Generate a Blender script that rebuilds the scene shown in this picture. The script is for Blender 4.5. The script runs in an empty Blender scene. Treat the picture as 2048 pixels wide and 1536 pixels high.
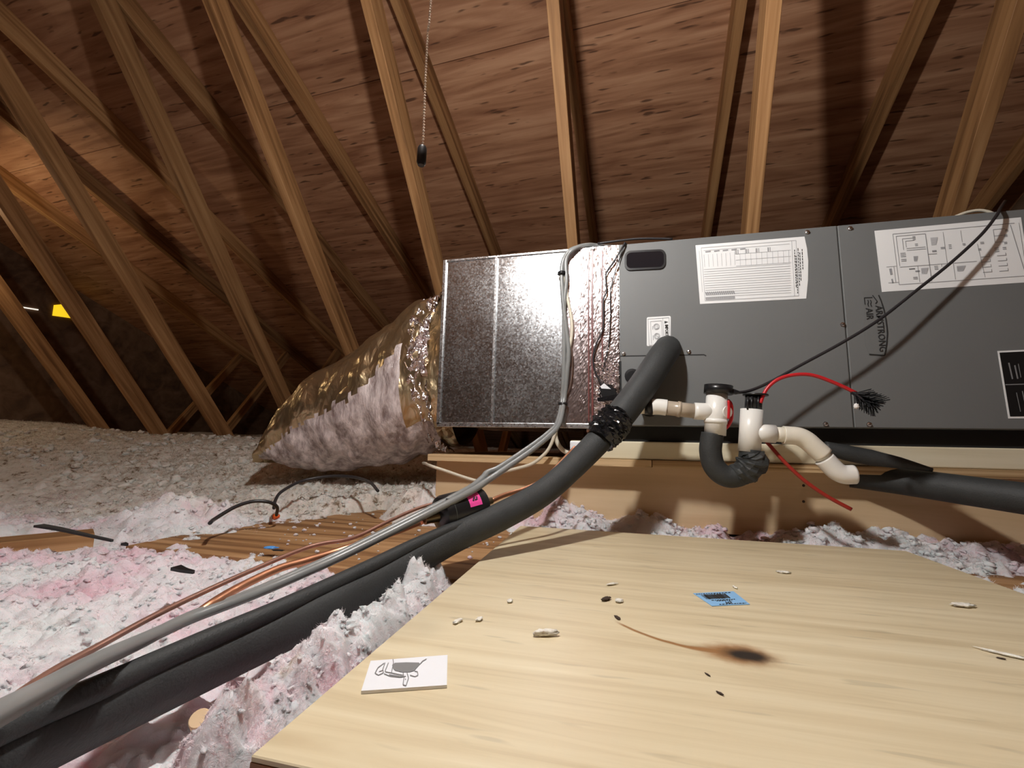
import bpy, bmesh, math, random
import numpy as np
from mathutils import Vector, Matrix, Quaternion
random.seed(7); rng = np.random.default_rng(7)
SC = bpy.context.scene
COL = SC.collection

# ---------------------------------------------------------------- camera, light, exposure
H = 0.38                                   # camera height above the ceiling drywall (world z of the lens)
FPX = 868.0
YAW, PITCH, ROLL = [math.radians(a) for a in (14.09, 7.75, 1.17)]
FW = Vector((-math.sin(YAW)*math.cos(PITCH), math.cos(YAW)*math.cos(PITCH), math.sin(PITCH)))
R0 = Vector((math.cos(YAW), math.sin(YAW), 0)); U0 = R0.cross(FW)
RT = math.cos(ROLL)*R0 + math.sin(ROLL)*U0
UP = -math.sin(ROLL)*R0 + math.cos(ROLL)*U0
CAMP = Vector((0, 0, H))
cam = bpy.data.objects.new('camera', bpy.data.cameras.new('camera'))
COL.objects.link(cam); SC.camera = cam
cam.data.sensor_width = 36.0; cam.data.lens = 36.0*FPX/2048.0
cam.data.clip_start = 0.02; cam.data.clip_end = 60
M = Matrix.Identity(4)
for i in range(3):
    M[i][0] = RT[i]; M[i][1] = UP[i]; M[i][2] = -FW[i]; M[i][3] = CAMP[i]
cam.matrix_world = M

world = bpy.data.worlds.new('world'); SC.world = world; world.use_nodes = True
world.node_tree.nodes['Background'].inputs[0].default_value = (0.9, 0.93, 1.0, 1)
world.node_tree.nodes['Background'].inputs[1].default_value = 0.02
SC.view_settings.view_transform = 'Standard'; SC.view_settings.look = 'None'
SC.view_settings.gamma = 1.0; SC.view_settings.use_curve_mapping = False
SC.view_settings.exposure = 0.0
BULB = Vector((-0.20, 0.37, 0.80 + H))     # the pull-chain bulb overhead, its chain hangs into the frame
BULB_STRENGTH = 1130.0
BULB_COLOR = (1.0, 0.985, 0.965)

def ray(px, py): return (px-1024)/FPX*RT - (py-768)/FPX*UP + FW
def atY(px, py, Y):                        # photo pixel -> point on the vertical plane y = Y
    d = ray(px, py); return CAMP + d*(Y/d.y)
def atZ(px, py, z):                        # ... on the level plane at world height z
    d = ray(px, py); return CAMP + d*((z-H)/d.z)
def atD(px, py, D): return CAMP + ray(px, py)*D

# ---------------------------------------------------------------- helpers: objects
WM = {}
def wm(o): return WM.get(o.name, Matrix.Identity(4))
def setp(o, label=None, cat=None, group=None, kind=None):
    if label: o['label'] = label
    if cat: o['category'] = cat
    if group: o['group'] = group
    if kind: o['kind'] = kind
    return o
def thing(name, loc, label=None, cat=None, group=None, kind=None, rz=0.0):
    o = bpy.data.objects.new(name, None); COL.objects.link(o)
    m = Matrix.Translation(Vector(loc)) @ Matrix.Rotation(rz, 4, 'Z')
    o.matrix_basis = m; WM[o.name] = m
    return setp(o, label, cat, group, kind)
def link(o, m, parent=None):
    COL.objects.link(o)
    if parent is not None:
        o.parent = parent; o.matrix_basis = wm(parent).inverted() @ m
    else:
        o.matrix_basis = m
    WM[o.name] = m
    return o
def mobj(name, verts, faces, mat, parent=None, smooth=False, m=None, bevel=0.0, seg=2):
    """verts are world points unless a matrix m is given (then local to m)"""
    if m is None:
        vs = [Vector(v) for v in verts]
        c = sum(vs, Vector())/len(vs); lo = min(v.z for v in vs)
        m = Matrix.Translation((c.x, c.y, lo)) if parent is None else Matrix.Translation(c)
        inv = m.inverted(); verts = [inv @ v for v in vs]
    me = bpy.data.meshes.new(name)
    me.from_pydata([tuple(v) for v in verts], [], faces)
    bm = bmesh.new(); bm.from_mesh(me)
    bmesh.ops.recalc_face_normals(bm, faces=bm.faces)
    if bevel > 0:
        bmesh.ops.bevel(bm, geom=[e for e in bm.edges if len(e.link_faces) == 2 and e.calc_face_angle() > 0.6], offset=bevel, segments=seg, affect='EDGES', profile=0.5)
    bm.to_mesh(me); bm.free()
    if smooth:
        me.polygons.foreach_set('use_smooth', [True]*len(me.polygons))
    if mat: me.materials.append(mat)
    o = bpy.data.objects.new(name, me)
    return link(o, m, parent)
BOXF = [(0,1,3,2),(4,6,7,5),(0,4,5,1),(2,3,7,6),(0,2,6,4),(1,5,7,3)]
def boxv(x0,x1,y0,y1,z0,z1): return [Vector((x,y,z)) for x in (x0,x1) for y in (y0,y1) for z in (z0,z1)]
def box(name, x0,x1,y0,y1,z0,z1, mat, parent=None, bevel=0.0):
    return mobj(name, boxv(x0,x1,y0,y1,z0,z1), BOXF, mat, parent, bevel=bevel)
def beam(name, A, B, w, h, side, mat, parent=None, bevel=0.0015, toward=None):
    """box from A to B (its own x axis, so wood grain follows it); w along 'side', h along the third axis; A,B lie on the corner edge"""
    A = Vector(A); B = Vector(B); x = (B-A).normalized(); s = Vector(side); s = (s - x*s.dot(x)).normalized(); t = x.cross(s)
    L = (B-A).length
    m = Matrix.Identity(4)
    for i in range(3): m[i][0]=x[i]; m[i][1]=s[i]; m[i][2]=t[i]; m[i][3]=A[i]
    if toward is not None and t.dot(Vector(toward)) < 0: h = -h
    return mobj(name, boxv(0,L,0,w,0,h), BOXF, mat, parent, m=m, bevel=bevel, seg=1)
def crom(P, n):
    P = [Vector(p) for p in P]
    if len(P) < 3: return P
    Q = [P[0]*2-P[1]] + P + [P[-1]*2-P[-2]]
    out = []
    for i in range(1, len(Q)-2):
        for k in range(n):
            t = k/n; a,b,c,d = Q[i-1],Q[i],Q[i+1],Q[i+2]
            out.append(0.5*((2*b)+(c-a)*t+(2*a-5*b+4*c-d)*t*t+(3*b-a-3*c+d)*t**3))
    out.append(P[-1]); return out
def tubev(P, r, seg=10, cap=True, prof=None, up0=None):
    """rings along P; r float or list; prof(angle, i)->radius factor"""
    n = len(P); V = []; Fc = []
    T = []
    for i in range(n):
        t = (P[min(i+1,n-1)]-P[max(i-1,0)]); T.append(t.normalized() if t.length > 1e-9 else Vector((1,0,0)))
    u = Vector(up0) if up0 is not None else T[0].orthogonal()
    u = (u - T[0]*u.dot(T[0])).normalized()
    for i in range(n):
        if i:
            q = T[i-1].rotation_difference(T[i]); u = q @ u; u = (u - T[i]*u.dot(T[i])).normalized()
        v = T[i].cross(u); ri = r[i] if hasattr(r,'__len__') else r
        for k in range(seg):
            a = 2*math.pi*k/seg; f = prof(a,i) if prof else 1.0
            V.append(P[i] + (u*math.cos(a)+v*math.sin(a))*ri*f)
        if i:
            for k in range(seg):
                a0=(i-1)*seg+k; a1=(i-1)*seg+(k+1)%seg
                Fc.append((a0,a1,a1+seg,a0+seg))
    if cap:
        Fc.append(tuple(range(seg-1,-1,-1))); Fc.append(tuple(range((n-1)*seg, n*seg)))
    return V, Fc
def tube(name, P, r, mat, parent=None, seg=10, n=6, cap=True, prof=None, smooth=True, up0=None):
    Q = crom(P, n) if n > 1 else [Vector(p) for p in P]
    if hasattr(r,'__len__') and len(r) == len(P) and n > 1 and len(P) > 2:
        rr = []
        for i in range(len(P)-1):
            for k in range(n): rr.append(r[i]+(r[i+1]-r[i])*k/n)
        rr.append(r[-1]); r = rr
    V,Fc = tubev(Q, r, seg, cap, prof, up0)
    o = mobj(name, V, Fc, mat, parent, smooth=smooth)
    if smooth and cap:
        for p in o.data.polygons:
            if len(p.vertices) == seg and seg > 4: p.use_smooth = False
    return o
def lathe(name, A, axis, prof, mat, parent=None, seg=20, smooth=True):
    """prof: list of (distance along axis, radius)"""
    ax = Vector(axis).normalized(); P = [Vector(A)+ax*d for d,_ in prof]; r = [x for _,x in prof]
    u = ax.orthogonal().normalized(); v = ax.cross(u); V=[]; Fc=[]
    for i in range(len(P)):
        for k in range(seg):
            a=2*math.pi*k/seg; V.append(P[i]+(u*math.cos(a)+v*math.sin(a))*r[i])
        if i:
            for k in range(seg):
                a0=(i-1)*seg+k; a1=(i-1)*seg+(k+1)%seg; Fc.append((a0,a1,a1+seg,a0+seg))
    Fc.append(tuple(range(seg-1,-1,-1))); Fc.append(tuple(range((len(P)-1)*seg,len(P)*seg)))
    o = mobj(name, V, Fc, mat, parent)
    bm = bmesh.new(); bm.from_mesh(o.data)
    for f in bm.faces: f.smooth = smooth and len(f.verts) == 4
    for e in bm.edges:
        if len(e.link_faces)==2 and e.calc_face_angle() > 0.7: e.smooth = False
    bm.to_mesh(o.data); bm.free()
    return o

# ---------------------------------------------------------------- helpers: materials
def newmat(name):
    m = bpy.data.materials.new(name); m.use_nodes = True
    nt = m.node_tree; b = nt.nodes['Principled BSDF']
    return m, nt, b
def N(nt, t, **kw):
    n = nt.nodes.new(t)
    for k, v in kw.items():
        if k in n.inputs: n.inputs[k].default_value = v
        else: setattr(n, k, v)
    return n
def plain(name, col, rough=0.5, metal=0.0, var=0.0, scale=30.0, bump=0.0, bscale=80.0, coat=0.0, spec=0.5):
    m, nt, b = newmat(name)
    b.inputs['Base Color'].default_value = (*col, 1); b.inputs['Roughness'].default_value = rough; b.inputs['Metallic'].default_value = metal
    b.inputs['Specular IOR Level'].default_value = spec
    if coat: b.inputs['Coat Weight'].default_value = coat
    tc = N(nt, 'ShaderNodeTexCoord')
    if var:
        n = N(nt, 'ShaderNodeTexNoise', Scale=scale, Detail=4.0); nt.links.new(tc.outputs['Object'], n.inputs['Vector'])
        r = N(nt, 'ShaderNodeValToRGB'); r.color_ramp.elements[0].position = 0.3; r.color_ramp.elements[1].position = 0.7
        r.color_ramp.elements[0].color = (*[c*(1-var) for c in col], 1); r.color_ramp.elements[1].color = (*[min(1, c*(1+var)) for c in col], 1)
        nt.links.new(n.outputs['Fac'], r.inputs['Fac']); nt.links.new(r.outputs['Color'], b.inputs['Base Color'])
    if bump:
        n = N(nt, 'ShaderNodeTexNoise', Scale=bscale, Detail=3.0); nt.links.new(tc.outputs['Object'], n.inputs['Vector'])
        bp = N(nt, 'ShaderNodeBump', Strength=bump, Distance=0.002); nt.links.new(n.outputs['Fac'], bp.inputs['Height']); nt.links.new(bp.outputs['Normal'], b.inputs['Normal'])
    return m
def wood(name, dark, mid, light, rough=0.7, grain=(1.5, 22, 22), rings=0.5, knots=0.25, per_obj=0.15, bump=0.25, streak=0.0, stain=None, spec=0.3, streak_scale=(9,70,70), knot_scale=(1.3,9,9)):
    """grain runs along the object's own x"""
    m, nt, b = newmat(name); L = nt.links.new
    tc = N(nt, 'ShaderNodeTexCoord'); oi = N(nt, 'ShaderNodeObjectInfo')
    off = N(nt, 'ShaderNodeVectorMath', operation='MULTIPLY_ADD'); off.inputs[1].default_value = (7.3, 3.1, 5.7)
    cx = N(nt, 'ShaderNodeCombineXYZ')
    for i in range(3): L(oi.outputs['Random'], cx.inputs[i])
    L(cx.outputs[0], off.inputs[0]); L(tc.outputs['Object'], off.inputs[2])
    mp = N(nt, 'ShaderNodeMapping'); mp.inputs['Scale'].default_value = grain; L(off.outputs[0], mp.inputs['Vector'])
    n1 = N(nt, 'ShaderNodeTexNoise', Scale=1.0, Detail=5.0, Roughness=0.6, Distortion=0.8); L(mp.outputs[0], n1.inputs['Vector'])
    mp2 = N(nt, 'ShaderNodeMapping'); mp2.inputs['Scale'].default_value = (grain[0]*0.5, grain[1]*0.28, grain[2]*0.28); L(off.outputs[0], mp2.inputs['Vector'])
    n2 = N(nt, 'ShaderNodeTexNoise', Scale=1.0, Detail=2.0, Distortion=1.2); L(mp2.outputs[0], n2.inputs['Vector'])
    mul = N(nt, 'ShaderNodeMath', operation='MULTIPLY'); mul.inputs[1].default_value = 26.0; L(n2.outputs['Fac'], mul.inputs[0])
    sn = N(nt, 'ShaderNodeMath', operation='SINE'); L(mul.outputs[0], sn.inputs[0])
    sm = N(nt, 'ShaderNodeMath', operation='MULTIPLY_ADD'); sm.inputs[1].default_value = 0.16*rings; L(sn.outputs[0], sm.inputs[0]); L(n1.outputs['Fac'], sm.inputs[2])
    r = N(nt, 'ShaderNodeValToRGB'); e = r.color_ramp.elements
    e[0].position = 0.28; e[0].color = (*dark,1); e[1].position = 0.74; e[1].color = (*light,1)
    k = e.new(0.5); k.color = (*mid,1)
    L(sm.outputs[0], r.inputs['Fac']); colr = r.outputs['Color']
    if knots:
        mp3 = N(nt, 'ShaderNodeMapping'); mp3.inputs['Scale'].default_value = knot_scale; L(off.outputs[0], mp3.inputs['Vector'])
        vo = N(nt, 'ShaderNodeTexVoronoi', Scale=1.0); L(mp3.outputs[0], vo.inputs['Vector'])
        kr = N(nt, 'ShaderNodeMapRange'); kr.inputs[1].default_value = 0.03; kr.inputs[2].default_value = 0.13; kr.inputs[3].default_value = knots; kr.inputs[4].default_value = 0.0
        L(vo.outputs['Distance'], kr.inputs[0])
        mx = N(nt, 'ShaderNodeMixRGB'); mx.inputs[2].default_value = (*[c*0.25 for c in dark],1); L(kr.outputs[0], mx.inputs[0]); L(colr, mx.inputs[1]); colr = mx.outputs[0]
    if streak:
        mp4 = N(nt, 'ShaderNodeMapping'); mp4.inputs['Scale'].default_value = streak_scale; L(off.outputs[0], mp4.inputs['Vector'])
        n4 = N(nt, 'ShaderNodeTexNoise', Scale=1.0, Detail=1.5); L(mp4.outputs[0], n4.inputs['Vector'])
        sr = N(nt, 'ShaderNodeMapRange'); sr.inputs[1].default_value = 0.645; sr.inputs[2].default_value = 0.72; sr.inputs[3].default_value = 0; sr.inputs[4].default_value = streak
        L(n4.outputs['Fac'], sr.inputs[0])
        mx = N(nt, 'ShaderNodeMixRGB'); mx.inputs[2].default_value = (*[c*0.3 for c in dark],1); L(sr.outputs[0], mx.inputs[0]); L(colr, mx.inputs[1]); colr = mx.outputs[0]
    if per_obj:
        hv = N(nt, 'ShaderNodeHueSaturation'); mr = N(nt, 'ShaderNodeMapRange'); mr.inputs[3].default_value = 1-per_obj; mr.inputs[4].default_value = 1+per_obj
        L(oi.outputs['Random'], mr.inputs[0]); L(mr.outputs[0], hv.inputs['Value']); L(colr, hv.inputs['Color']); colr = hv.outputs[0]
    if stain: colr = stain(nt, tc, colr)
    L(colr, b.inputs['Base Color']); b.inputs['Roughness'].default_value = rough; b.inputs['Specular IOR Level'].default_value = spec
    if bump:
        bp = N(nt, 'ShaderNodeBump', Strength=bump, Distance=0.001); L(sm.outputs[0], bp.inputs['Height']); L(bp.outputs[0], b.inputs['Normal'])
    return m

M_TRUSS = wood('truss_lumber', (.15,.068,.024), (.32,.16,.062), (.46,.255,.11), grain=(1.2,30,30), per_obj=0.22, knots=0.6)
M_SHEATH = wood('roof_plywood', (.24,.105,.052), (.385,.19,.10), (.52,.29,.165), grain=(1.6,24,24), rings=0.45, knots=0.0, streak=0.8, per_obj=0.06, streak_scale=(9,62,62))
M_CDECK = wood('floor_plywood', (.20,.095,.038), (.34,.18,.075), (.46,.27,.13), grain=(1.2,32,32), rings=1.0, knots=0.2, per_obj=0.05)
M_PINE = wood('pine_board', (.55,.39,.22), (.66,.49,.30), (.74,.58,.38), grain=(.9,14,14), rings=0.4, knots=0.3, per_obj=0.04, bump=0.1)
M_CREAM = wood('pale_stud', (.60,.52,.36), (.70,.63,.46), (.78,.71,.55), grain=(.8,16,16), rings=0.3, knots=0.15, per_obj=0.03, bump=0.1)
M_PLYEDGE = wood('plywood_edge', (.20,.11,.05), (.42,.27,.13), (.62,.44,.25), grain=(.6,20,130), rings=1.0, knots=0.0, streak=0.6, per_obj=0.05)

def hatch_stain(nt, tc, colr):
    """the scorched knot and its resin tail, a stain that belongs to the board (object space = metres from the board's centre)"""
    L = nt.links.new
    sp = N(nt, 'ShaderNodeSeparateXYZ'); L(tc.outputs['Object'], sp.inputs[0])
    def mth(op, a, b=None, c=None):
        n = N(nt, 'ShaderNodeMath', operation=op)
        for i, v in enumerate((a,b,c)):
            if v is None: continue
            if isinstance(v,(int,float)): n.inputs[i].default_value = v
            else: L(v, n.inputs[i])
        return n.outputs[0]
    nz = N(nt, 'ShaderNodeTexNoise', Scale=60.0, Detail=3.0); L(tc.outputs['Object'], nz.inputs['Vector'])
    wob = mth('MULTIPLY', mth('SUBTRACT', nz.outputs['Fac'], 0.5), 0.9)
    cx, cy = STAIN
    dx = mth('SUBTRACT', sp.outputs[0], cx); dy = mth('SUBTRACT', sp.outputs[1], cy)
    def ell(ox, oy, ax, ay):
        a = mth('DIVIDE', mth('SUBTRACT', dx, ox), ax); c = mth('DIVIDE', mth('SUBTRACT', dy, oy), ay)
        return mth('ADD', mth('SQRT', mth('ADD', mth('MULTIPLY',a,a), mth('MULTIPLY',c,c))), mth('MULTIPLY', wob, .5))
    def mr(v, a, b, lo, hi):
        n = N(nt, 'ShaderNodeMapRange', interpolation_type='SMOOTHSTEP'); L(v, n.inputs[0])
        for i, x in zip((1,2,3,4), (a,b,lo,hi)): n.inputs[i].default_value = x
        return n.outputs[0]
    halo = mr(ell(-.003,0.001,.043,.029), .35, 1.0, 0.9, 0.0); core = mr(ell(.003,0,.029,.0185), .30, 1.0, 0.97, 0.0)
    # tail: y = f(x) from the knot leftwards
    t = mth('MULTIPLY', dx, -1.0)
    fy = mth('MULTIPLY_ADD', mth('MULTIPLY', mth('MAXIMUM', mth('SUBTRACT', t, .035), 0.0), mth('MAXIMUM', mth('SUBTRACT', t, .035), 0.0)), 6.2, mth('MULTIPLY', t, 0.05))
    dd = mth('ABSOLUTE', mth('SUBTRACT', dy, mth('ADD', fy, mth('MULTIPLY', wob, .003))))
    wdt = mr(t, 0.01, 0.06, .010, .0034)
    line = mr(mth('DIVIDE', dd, wdt), 0.3, 1.3, 0.92, 0.0)
    gate = mth('MULTIPLY', mr(t, 0.0, .01, 0, 1), mr(t, .105, .118, 1, 0))
    line = mth('MULTIPLY', line, gate)
    a = N(nt, 'ShaderNodeMixRGB'); a.inputs[2].default_value = (.30,.13,.035,1); L(mth('MAXIMUM', halo, line), a.inputs[0]); L(colr, a.inputs[1])
    b = N(nt, 'ShaderNodeMixRGB'); b.inputs[2].default_value = (.012,.010,.010,1); L(core, b.inputs[0]); L(a.outputs[0], b.inputs[1])
    return b.outputs[0]
HATCH_Z = H - 0.19
HC = Vector((0.155, 0.635, HATCH_Z))
_s = atZ(1482, 1309, HATCH_Z); STAIN = (_s.x-HC.x, _s.y-HC.y)
M_HATCH = wood('hatch_birch_plywood', (.56,.45,.28), (.67,.565,.375), (.75,.655,.46), rough=0.40, grain=(2.2,42,42), rings=0.16, knots=0.0, streak=0.22, per_obj=0.0, bump=0.06, stain=hatch_stain, spec=0.4, streak_scale=(14,90,90))

def galv(name, col=(.64,.655,.67), rough=0.235, spangle=True):
    m, nt, b = newmat(name); L = nt.links.new
    b.inputs['Metallic'].default_value = 1.0
    tc = N(nt, 'ShaderNodeTexCoord')
    vo = N(nt, 'ShaderNodeTexVoronoi', Scale=260.0); L(tc.outputs['Object'], vo.inputs['Vector'])
    sp = N(nt, 'ShaderNodeSeparateColor'); L(vo.outputs['Color'], sp.inputs[0])
    nz = N(nt, 'ShaderNodeTexNoise', Scale=9.0, Detail=5.0); L(tc.outputs['Object'], nz.inputs['Vector'])
    r = N(nt, 'ShaderNodeMapRange'); r.inputs[3].default_value = rough*0.84; r.inputs[4].default_value = rough*1.22; L(sp.outputs[0], r.inputs[0])
    a = N(nt, 'ShaderNodeMath', operation='MULTIPLY_ADD'); a.inputs[1].default_value = 0.16; L(nz.outputs['Fac'], a.inputs[0]); L(r.outputs[0], a.inputs[2])
    a2 = N(nt, 'ShaderNodeMath', operation='SUBTRACT'); a2.inputs[1].default_value = 0.08; L(a.outputs[0], a2.inputs[0]); L(a2.outputs[0], b.inputs['Roughness'])
    cr = N(nt, 'ShaderNodeMapRange'); cr.inputs[3].default_value = 0.84; cr.inputs[4].default_value = 1.06; L(sp.outputs[1], cr.inputs[0])
    mx = N(nt, 'ShaderNodeMixRGB', blend_type='MULTIPLY'); mx.inputs[0].default_value = 1.0; mx.inputs[1].default_value = (*col,1); L(cr.outputs[0], mx.inputs[2]); L(mx.outputs[0], b.inputs['Base Color'])
    vm = N(nt, 'ShaderNodeVectorMath', operation='SUBTRACT'); vm.inputs[1].default_value = (.5,.5,.5); L(vo.outputs['Color'], vm.inputs[0])
    vs = N(nt, 'ShaderNodeVectorMath', operation='SCALE'); vs.inputs[3].default_value = 0.028 if spangle else 0.03; L(vm.outputs[0], vs.inputs[0])
    ge = N(nt, 'ShaderNodeNewGeometry'); va = N(nt, 'ShaderNodeVectorMath', operation='ADD'); L(ge.outputs['Normal'], va.inputs[0]); L(vs.outputs[0], va.inputs[1])
    vn = N(nt, 'ShaderNodeVectorMath', operation='NORMALIZE'); L(va.outputs[0], vn.inputs[0])
    L(vn.outputs[0], b.inputs['Normal'])
    return m
M_GALV = galv('galvanised_steel')
M_GALVRIB = galv('galvanised_rib', (.78,.79,.80), 0.30, False)
def foil(name, col, rough, s, scale, stretch=(1,1,1), dist=0.006):
    m, nt, b = newmat(name); L = nt.links.new
    b.inputs['Metallic'].default_value = 1.0; b.inputs['Base Color'].default_value = (*col,1); b.inputs['Roughness'].default_value = rough
    tc = N(nt, 'ShaderNodeTexCoord'); mp = N(nt, 'ShaderNodeMapping'); mp.inputs['Scale'].default_value = stretch; L(tc.outputs['Object'], mp.inputs['Vector'])
    n = N(nt, 'ShaderNodeTexNoise', Scale=scale, Detail=4.0, Distortion=0.6); L(mp.outputs[0], n.inputs['Vector'])
    v = N(nt, 'ShaderNodeTexVoronoi', Scale=scale*1.7, feature='DISTANCE_TO_EDGE'); L(mp.outputs[0], v.inputs['Vector'])
    ad = N(nt, 'ShaderNodeMath', operation='MULTIPLY_ADD'); ad.inputs[1].default_value = 0.6; L(v.outputs[0], ad.inputs[0]); L(n.outputs['Fac'], ad.inputs[2])
    bp = N(nt, 'ShaderNodeBump', Strength=s, Distance=dist); L(ad.outputs[0], bp.inputs['Height']); L(bp.outputs[0], b.inputs['Normal'])
    return m
M_TAPE = foil('foil_tape', (.80,.69,.69), 0.24, 0.35, 80, (1,1,.15), .002)
M_TAPE2 = foil('foil_tape_crumpled', (.85,.78,.78), 0.2, 0.9, 60, (1,1,1), .006)
M_JACKET = foil('flex_duct_foil', (.56,.43,.26), 0.30, 0.7, 18, (1,1,.5), .012); M_JACKET.node_tree.nodes['Principled BSDF'].inputs['Metallic'].default_value = .93
M_UNIT = plain('grey_cabinet_paint', (.150,.154,.152), 0.55, var=0.03, scale=6, bump=0.05, bscale=250)
M_UNITEDGE = plain('dark_slot', (.012,.012,.012), 0.7)
M_BLACKPAD = plain('black_rail', (.012,.011,.011), 0.75)
M_FOAM = plain('black_foam_insulation', (.028,.030,.030), 0.62, var=0.15, scale=25, bump=0.35, bscale=420)
M_BTAPE = plain('black_tape', (.010,.010,.011), 0.16, bump=1.0, bscale=70)
M_BPLAST = plain('black_plastic', (.012,.012,.013), 0.30)
M_PVC = plain('white_pvc', (.80,.78,.73), 0.32, var=0.05, scale=14)
M_PVCOLD = plain('ivory_pvc', (.78,.73,.62), 0.34, var=0.05, scale=12)
M_TAN = plain('tan_clear_pipe', (.42,.35,.27), 0.25, var=0.08, scale=20)
M_RED = plain('red_plastic', (.50,.015,.02), 0.35)
M_REDD = plain('dark_red_plastic', (.30,.018,.010), 0.45)
M_WCABLE = plain('white_cable', (.66,.60,.48), 0.5)
M_GCABLE = plain('grey_cable_jacket', (.23,.235,.23), 0.30, var=0.05, scale=20)
M_DCABLE = plain('dark_wire', (.022,.020,.022), 0.4)
M_COPPER = plain('copper_tube', (.74,.36,.21), 0.42, metal=1.0, var=0.18, scale=12)
M_COPOLD = plain('dull_copper', (.46,.25,.19), 0.42, metal=0.75, var=0.2, scale=18)
M_BRASS = plain('soldered_fitting', (.30,.22,.12), 0.3, metal=0.9)
M_STEEL = plain('screw_steel', (.72,.72,.72), 0.22, metal=1.0)
M_PAPER = plain('paper_label', (.80,.80,.79), 0.55)
M_INK = plain('grey_print', (.30,.30,.31), 0.7)
M_INKL = plain('light_print', (.50,.50,.51), 0.7)
M_INKD = plain('black_print', (.02,.02,.02), 0.6)
M_BADGE = plain('badge_grey', (.15,.153,.15), 0.5)
M_BLUE = plain('blue_label', (.25,.50,.80), 0.5)
M_PINK = plain('pink_sticker', (.90,.08,.38), 0.5)
M_CARD = plain('white_card', (.84,.85,.88), 0.35)
M_GREYINK = plain('card_grey', (.20,.20,.20), 0.6)
M_FLUFF = plain('fluff_scrap', (.86,.79,.70), 0.95, var=0.25, scale=120, bump=0.8, bscale=300)
M_DARKBIT = plain('dark_chip', (.05,.03,.02), 0.8)
M_CHAIN = plain('bead_chain', (.80,.66,.52), 0.35, metal=0.6)
M_DRY = plain('ceiling_drywall', (.45,.42,.38), 0.9)
M_NPLATE = plain('nameplate_black', (.010,.011,.012), 0.12)
M_RUBBER = plain('orange_nut', (.75,.12,.02), 0.4)
M_GLASS = plain('sight_glass', (.010,.010,.013), 0.06)
M_PORC = plain('white_porcelain', (.75,.73,.68), 0.3)

# ---------------------------------------------------------------- setting: roof
TY = math.radians(2.7)
EX = Vector((math.cos(TY), -math.sin(TY), 0)); EY = Vector((math.sin(TY), math.cos(TY), 0)); EZ = Vector((0,0,1))
SL = math.radians(22.3)
NF = EZ*math.cos(SL) + EY*math.sin(SL); DF = EY*math.cos(SL) - EZ*math.sin(SL)      # far slope: normal, down-slope
NN = EZ*math.cos(SL) - EY*math.sin(SL); DN = -EY*math.cos(SL) - EZ*math.sin(SL)     # near slope (behind the camera)
HB = 1.99                                                                            # chord undersides: CAMP-relative distance along NF
RY = 0.74; RZ = (HB - RY*math.sin(SL))/math.cos(SL)                                  # ridge of the undersides
def loc(x, y, z): return CAMP + EX*x + EY*y + EZ*z
def chord_z(y): return RZ - abs(y-RY)*math.tan(SL)
X0, X1 = -4.75, 1.75
roof = thing('ceiling', loc(-1.5, RY, RZ+.1), kind='structure')
def panel(x0, x1, u0, u1, far):
    d = DF if far else DN; n = NF if far else NN
    O = loc(0, RY, RZ) + n*0.0895
    m = Matrix.Identity(4)
    o = O + EX*x0 + d*u0
    for i in range(3): m[i][0]=EX[i]; m[i][1]=d[i]; m[i][2]=EX.cross(d)[i]; m[i][3]=o[i]
    s = 1 if EX.cross(d).dot(n) > 0 else -1
    w = x1-x0-.003; l = u1-u0-.003
    v = boxv(0,w,0,l, 0, .0125*s)
    mobj('sheathing_panel', v, BOXF, M_SHEATH, roof, m=m)
rows = [-.012, .80, 2.02, 3.24, 4.46, 5.68]
for i in range(5):
    cuts = [X0, -3.25, -.88, 1.55, X1] if i % 2 == 0 else [X0, -4.4, -2.05, .35, X1]
    for a, b in zip(cuts[:-1], cuts[1:]):
        panel(a, b, rows[i], rows[i+1], True)
for a, b in zip([X0, -2.33, .09], [-2.33, .09, X1]):
    for i in range(3): panel(a, b, rows[i]+(.0 if i else .012), rows[i+1], False)

floor = box('floor', -5.2, 2.2, -2.6, 6.4, -.012, 0.0, M_DRY); setp(floor, kind='structure')
# gable wall at the left end with two slits of daylight, gable wall at the right, knee wall behind the camera
def wallquad(name, pts, mat, th):
    n = (pts[1]-pts[0]).cross(pts[2]-pts[0]).normalized()*th
    k = len(pts); V = list(pts)+[p+n for p in pts]
    F_ = [tuple(range(k)), tuple(range(2*k-1,k-1,-1))] + [(i,(i+1)%k,(i+1)%k+k,i+k) for i in range(k)]
    o = mobj(name, V, F_, mat); return setp(o, kind='structure')
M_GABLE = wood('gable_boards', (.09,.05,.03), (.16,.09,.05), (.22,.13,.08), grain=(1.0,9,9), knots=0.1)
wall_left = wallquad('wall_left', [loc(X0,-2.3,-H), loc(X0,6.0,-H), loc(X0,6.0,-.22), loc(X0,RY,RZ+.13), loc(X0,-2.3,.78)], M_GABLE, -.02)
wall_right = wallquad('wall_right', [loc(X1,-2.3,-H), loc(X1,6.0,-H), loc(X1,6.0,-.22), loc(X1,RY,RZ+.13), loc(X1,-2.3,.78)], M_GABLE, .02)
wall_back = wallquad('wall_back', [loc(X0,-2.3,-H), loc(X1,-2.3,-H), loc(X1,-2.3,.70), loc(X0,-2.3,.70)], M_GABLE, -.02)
wall_front = wallquad('wall_front', [loc(X0,5.95,-H), loc(X1,5.95,-H), loc(X1,5.95,-.1), loc(X0,5.95,-.1)], M_GABLE, .02)

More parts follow.
